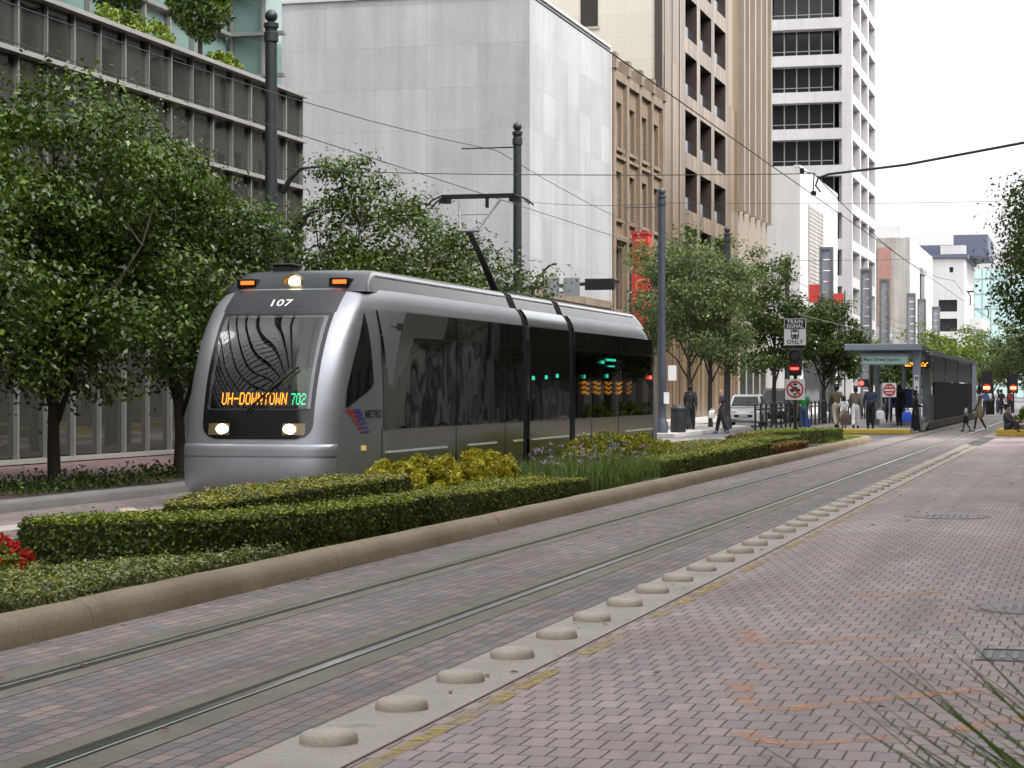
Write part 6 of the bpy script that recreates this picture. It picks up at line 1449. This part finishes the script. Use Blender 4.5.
# ------------------------------------------------------------------ people
def skinmesh(name, V, E, rad, mat, parent, sub=1):
    me = bpy.data.meshes.new(name); me.from_pydata([tuple(v) for v in V], E, []); me.materials.append(mat)
    o = bpy.data.objects.new(name, me); COL.objects.link(o); o.parent = parent
    sk = o.modifiers.new('skin', 'SKIN'); sk.use_smooth_shade = True
    for i, r in enumerate(rad): me.skin_vertices[0].data[i].radius = r if isinstance(r, tuple) else (r, r)
    me.skin_vertices[0].data[0].use_root = True
    s = o.modifiers.new('subd', 'SUBSURF'); s.levels = sub; s.render_levels = sub
    return o
def person(label, loc, face, h, pose, shirt, lower, skin='skin_dark', hair='hair_black', kind='trousers', sleeves=1.0, shoes=(.02, .02, .02), bald=False, group=None, female=False, shoulders=None):
    """face: heading in degrees (0 = towards -y, the viewer; 90 = towards +x)."""
    t = thing('person', label, 'person', (0, 0, 0), group)
    p = {'pel': (0, 0, .53), 'sp': (0, .005, .63), 'ch': (0, .0, .745), 'nk': (0, .0, .83), 'jaw': (0, -.015, .872), 'hd': (0, -.005, .925), 'top': (0, .005, .972), 'nose': (0, -.062, .915)}
    for s, k in ((-1, 'l'), (1, 'r')):
        p.update({'sh' + k: (s * .105, .005, .80), 'el' + k: (s * .135, .02, .64), 'wr' + k: (s * .14, -.02, .50), 'pa' + k: (s * .142, -.03, .455), 'hp' + k: (s * .05, 0, .51), 'kn' + k: (s * .055, -.012, .285), 'an' + k: (s * .055, .012, .045), 'to' + k: (s * .062, -.075, .018)})
    if pose == 'walk': p.update({'knl': (-.05, -.06, .29), 'anl': (-.05, -.10, .055), 'tol': (-.052, -.18, .03), 'knr': (.05, .03, .285), 'anr': (.05, .15, .075), 'tor': (.05, .09, .018), 'ell': (-.13, .06, .65), 'wrl': (-.14, .05, .51), 'pal': (-.14, .05, .46), 'elr': (.13, -.03, .65), 'wrr': (.135, -.10, .53), 'par': (.135, -.13, .49)})
    if pose == 'hold': p.update({'elr': (.13, .0, .64), 'wrr': (.06, -.13, .62), 'par': (.03, -.155, .62)})
    if pose == 'drive':
        for s, k in ((-1, 'l'), (1, 'r')): p.update({'kn' + k: (s * .08, -.24, .50), 'an' + k: (s * .08, -.26, .28), 'to' + k: (s * .085, -.34, .26), 'el' + k: (s * .15, -.05, .65), 'wr' + k: (s * .10, -.19, .66), 'pa' + k: (s * .085, -.23, .68)})
    if pose == 'curl':
        for s, k in ((-1, 'l'), (1, 'r')): p.update({'kn' + k: (s * .07, -.20, .66), 'an' + k: (s * .06, -.22, .45), 'to' + k: (s * .065, -.30, .43), 'el' + k: (s * .13, -.10, .66), 'wr' + k: (s * .07, -.22, .64), 'pa' + k: (s * .03, -.25, .64)})
    hh = 1.0
    def chain(names, rads, nm, mat, extra=None, par=None, hands=False):
        V = [Vector(p[n]) * h for n in names]; E = []; idx = {n: i for i, n in enumerate(names)}
        links = [('pel', 'sp'), ('sp', 'ch'), ('ch', 'nk'), ('nk', 'jaw'), ('jaw', 'hd'), ('hd', 'top'), ('hd', 'nose')]
        for k in 'lr': links += [('ch', 'sh' + k), ('sh' + k, 'el' + k), ('el' + k, 'wr' + k), ('wr' + k, 'pa' + k), ('pel', 'hp' + k), ('hp' + k, 'kn' + k), ('kn' + k, 'an' + k), ('an' + k, 'to' + k)]
        for a, c in links:
            if a in idx and c in idx: E.append((idx[a], idx[c]))
        rd = [r * h if not isinstance(r, tuple) else (r[0] * h, r[1] * h) for r in rads]
        if hands:
            for k, s in (('l', -1), ('r', 1)):
                w0, w1 = Vector(p['wr' + k]), Vector(p['pa' + k]); d = (w1 - w0).normalized(); sd = d.cross(Vector((s, 0, 0)) if abs(d.x) < .8 else Vector((0, 1, 0))).normalized()
                for q, (o_, l_) in enumerate(((-.012, .040), (-.004, .046), (.004, .044), (.012, .034))):
                    a = w1 + sd * o_ + d * .006; c_ = a + d * l_ * .55; e_ = c_ + (d * .8 + Vector((-s * .5, 0, 0))).normalized() * l_ * .45
                    i0 = len(V); V += [a * h, c_ * h, e_ * h]; E += [(idx['pa' + k], i0), (i0, i0 + 1), (i0 + 1, i0 + 2)]; rd += [.0052 * h, .0048 * h, .004 * h]
                a = w0 * .5 + w1 * .5 - sd * .016; c_ = a - sd * .012 + d * .02; i0 = len(V); V += [a * h, c_ * h]; E += [(idx['pa' + k], i0), (i0, i0 + 1)]; rd += [.0058 * h, .005 * h]
        return skinmesh(nm, V, E, rd, mat, par or t)
    arm = [(.035), (.027), (.019), (.021)]; leg = [(.05), (.034), (.024), (.02)]
    names = ['pel', 'sp', 'ch', 'nk', 'jaw', 'hd', 'top', 'nose']; rads = [(.075, .055), (.064, .05), (.08, .055), .031, (.036, .04), (.046, .055), .036, .008]
    for k in 'lr': names += ['sh' + k, 'el' + k, 'wr' + k, 'pa' + k, 'hp' + k, 'kn' + k, 'an' + k, 'to' + k]; rads += arm + leg
    chain(names, rads, 'body', M[skin], hands=True)
    f = 1.14
    nm = ['sp', 'ch', 'pel', 'nk'] ; rd = [(.072 * f, .058 * f), (.085 * f, .062 * f), (.078 * f, .062 * f), .034]
    if shirt is not None:
        for k in 'lr':
            nm += ['sh' + k]; rd += [.041 * f]
            if sleeves > .2: nm += ['el' + k]; rd += [.034 * f]
            if sleeves > .7: nm += ['wr' + k]; rd += [.025 * f]
        chain(nm, rd, 'top_garment', cloth(shirt))
    if kind in ('trousers', 'shorts'):
        nm = ['pel', 'sp']; rd = [(.078 * f, .064 * f), (.066 * f, .054 * f)]
        for k in 'lr':
            nm += ['hp' + k, 'kn' + k]; rd += [.062 * f, .046 * f if kind == 'trousers' else .06 * f]
            if kind == 'trousers': nm += ['an' + k]; rd += [.036 * f]
        rd[1] = (.05, .045); o = chain(nm, rd, 'trousers' if kind == 'trousers' else 'shorts', cloth(lower))
    else:
        b = B(); rows = []
        ks = Vector(p['knl']) * .5 + Vector(p['knr']) * .5
        for z, r_, r2 in ((.60, .072, .06), (.53, .092, .078), (.4, .10, .09), (.25, .105, .10), (.10, .11, .115), (.09, .10, .105)): rows.append([(r_ * h * math.cos(2 * PI * j / 18) * (1 + .05 * math.sin(j * 2.2)), r2 * h * math.sin(2 * PI * j / 18) * (1 + .05 * math.cos(j * 1.7)), z * h) for j in range(18)])
        b.grid(rows, True); b.build('skirt', cloth(lower), t, True, world=False)
    for k in 'lr':
        a, c_ = Vector(p['an' + k]), Vector(p['to' + k]); V = [a * h + Vector((0, 0, -.01)) * h, (a * .4 + c_ * .6) * h, (c_ + (c_ - a) * .12) * h, (a + Vector((0, .018, -.018))) * h]
        skinmesh('shoe', V, [(0, 1), (1, 2), (0, 3)], [.028 * h, .025 * h, .02 * h, .022 * h], cloth(shoes), t)
    if not bald:
        V = [Vector((0, .012, .945)) * h, Vector((0, .0, .978)) * h, Vector((0, .035, .925)) * h, Vector((0, .034, .88 if not female else .85)) * h]
        skinmesh('hair', V, [(0, 1), (0, 2), (2, 3)], [(.054 * h, .052 * h), .036 * h, (.047 * h, .04 * h), (.036 * h, .028 * h)], M[hair], t)
    t.location = loc; t.rotation_euler = (0, 0, R(face))
    return t
def bag(label, c, w_, d_, h_, col, hl=.25, rz=0):
    t = thing('carried_bag', label, 'bag', (0, 0, 0)); b = B(); rows = []
    for z, k in ((0, .9), (.04, 1), (h_ * .6, 1.02), (h_ * .93, .85), (h_, .55)):
        rows.append([(k * w_ / 2 * math.copysign(abs(math.cos(2 * PI * j / 20)) ** .5, math.cos(2 * PI * j / 20)), k * d_ / 2 * math.copysign(abs(math.sin(2 * PI * j / 20)) ** .5, math.sin(2 * PI * j / 20)), z) for j in range(20)])
    b.grid(rows, True); b.face(rows[0]); b.face(rows[-1]); b.build('body', cloth(col), t, True, 60, world=False)
    b = B()
    for s in (-1, 1): b.tube([(-w_ * .25, s * d_ * .25, h_ * .9), (-w_ * .12, s * .01, h_ + hl * .9), (w_ * .12, s * .01, h_ + hl * .9), (w_ * .25, s * d_ * .25, h_ * .9)], .008, 5)
    b.build('handles', cloth(col), t, world=False); t.location = c; t.rotation_euler = (0, 0, R(rz)); return t
person('tram driver in hi-vis vest seated behind the windscreen', (TX + .1, TY + 1.62, .55), 0, 1.75, 'drive', (.25, .45, .12), (.03, .03, .05), 'skin_mid', sleeves=.3)
PG = 'people crossing and waiting beyond the median'
person('person in all black walking away on the far pavement left of the bald man', (-15.2, 83.6, .13), 180, 1.78, 'walk', (.012, .012, .014), (.014, .014, .016), sleeves=1, group=PG)
person('bald man in long dark clothes and blue shoes walking left past the white car', (-13.7, 82.0, .0), -75, 1.78, 'walk', (.02, .022, .03), (.018, .018, .024), 'skin_mid', bald=True, shoes=(.08, .1, .35), sleeves=.4, group=PG)
bag('small white plastic bag held by the bald man', (-14.05, 81.9, .62), .26, .14, .3, (.75, .75, .75), .08)
person('person in a green shirt and jeans standing behind the train signal post', (-11.7, 91.0, .0), 180, 1.75, 'stand', (.02, .22, .06), (.05, .08, .18), 'skin_mid', sleeves=.3, group=PG)
person('man in olive shirt and khaki trousers walking beside the boy in white', (-9.78, 86.2, .17), 200, 1.75, 'walk', (.10, .09, .045), (.42, .38, .3), 'skin_dark', group=PG)
person('boy in a white shirt beside the man in olive', (-9.45, 86.0, .17), 190, 1.28, 'walk', (.75, .75, .76), (.35, .32, .28), kind='shorts', sleeves=.4, group=PG)
person('woman in grey-brown top and white trousers carrying a brown bag', (-8.95, 85.6, .17), 185, 1.68, 'walk', (.17, .13, .11), (.72, .72, .74), female=True, sleeves=.8, shoes=(.1, .03, .03), group=PG)
bag('large brown shoulder bag hanging beside the woman in white trousers', (-9.33, 85.5, .32), .42, .2, .42, (.10, .06, .045))
person('person in navy jacket and black trousers facing the viewer on the platform', (-8.4, 85.9, .17), 5, 1.74, 'hold', (.03, .045, .10), (.012, .012, .015), sleeves=1, group=PG)
bag('white carrier bag beside the person in the navy jacket', (-8.02, 85.9, .55), .32, .16, .34, (.72, .72, .74), .1)
person('person in a pink top standing farther back on the platform', (-8.55, 101, .17), 0, 1.66, 'stand', (.6, .22, .32), (.45, .42, .45), 'skin_mid', hair='hair_black', female=True, sleeves=.3, group=PG)
person('person in black behind the do not enter sign', (-7.75, 91.5, .17), 190, 1.74, 'walk', (.015, .015, .02), (.018, .018, .022), group=PG)
person('woman in a long black dress stepping off the platform with a blue bag', (-6.68, 86.4, .0), 80, 1.7, 'hold', (.012, .012, .014), (.012, .012, .014), kind='skirt', female=True, sleeves=1, shoes=(.6, .6, .62), group=PG)
bag('bright blue shopping bag held by the woman in black', (-7.0, 86.2, .42), .4, .22, .42, (.03, .10, .55), .18)
person('man in white tank top and long khaki shorts crossing the tracks', (-4.35, 89.2, .0), -80, 1.82, 'walk', (.75, .75, .77), (.36, .31, .2), kind='shorts', sleeves=.1, shoes=(.65, .65, .66), group=PG)
person('small boy in white shirt and dark shorts held by the man in the tank top', (-4.86, 89.0, .0), -80, 1.15, 'walk', (.7, .7, .72), (.02, .025, .05), kind='shorts', sleeves=.3, group=PG)
person('man in dark grey sitting on the yellow planter wall', (-2.95, 80.95, -.56), 75, 1.74, 'curl', (.05, .055, .06), (.05, .05, .055), 'skin_mid', sleeves=1, group=PG)
FP = 'distant pedestrians at the far crossing'
for i, (x, y, c1_, c2_, lab) in enumerate([(-6.9, 150, (.1, .15, .4), (.05, .05, .08), 'distant pedestrian in a blue shirt under the far trees'), (-6.3, 156, (.7, .7, .7), (.1, .1, .15), 'distant pedestrian in a white shirt near the far signal'), (-5.6, 160, (.4, .06, .05), (.03, .03, .04), 'distant pedestrian in a red top at the right edge'), (-5.9, 152, (.03, .03, .05), (.03, .03, .05), 'distant pedestrian in dark clothes at the far crossing')]):
    person(lab, (x, y, .006), 10 * i, 1.72, 'walk' if i % 2 else 'stand', c1_, c2_, sleeves=.4, group=FP)
person('person in dark clothes on the platform next to the iron railing', (-9.3, 104, .17), 180, 1.72, 'stand', (.03, .03, .035), (.03, .03, .035), group=PG)
b = B(); b.box(-11.95, -11.55, 92, 92.25, .02, .5); tag(b.build('blue_bag', cloth((.05, .08, .4)), bevel=.08), 'blue bag on the ground left of the train signal post', 'bag')
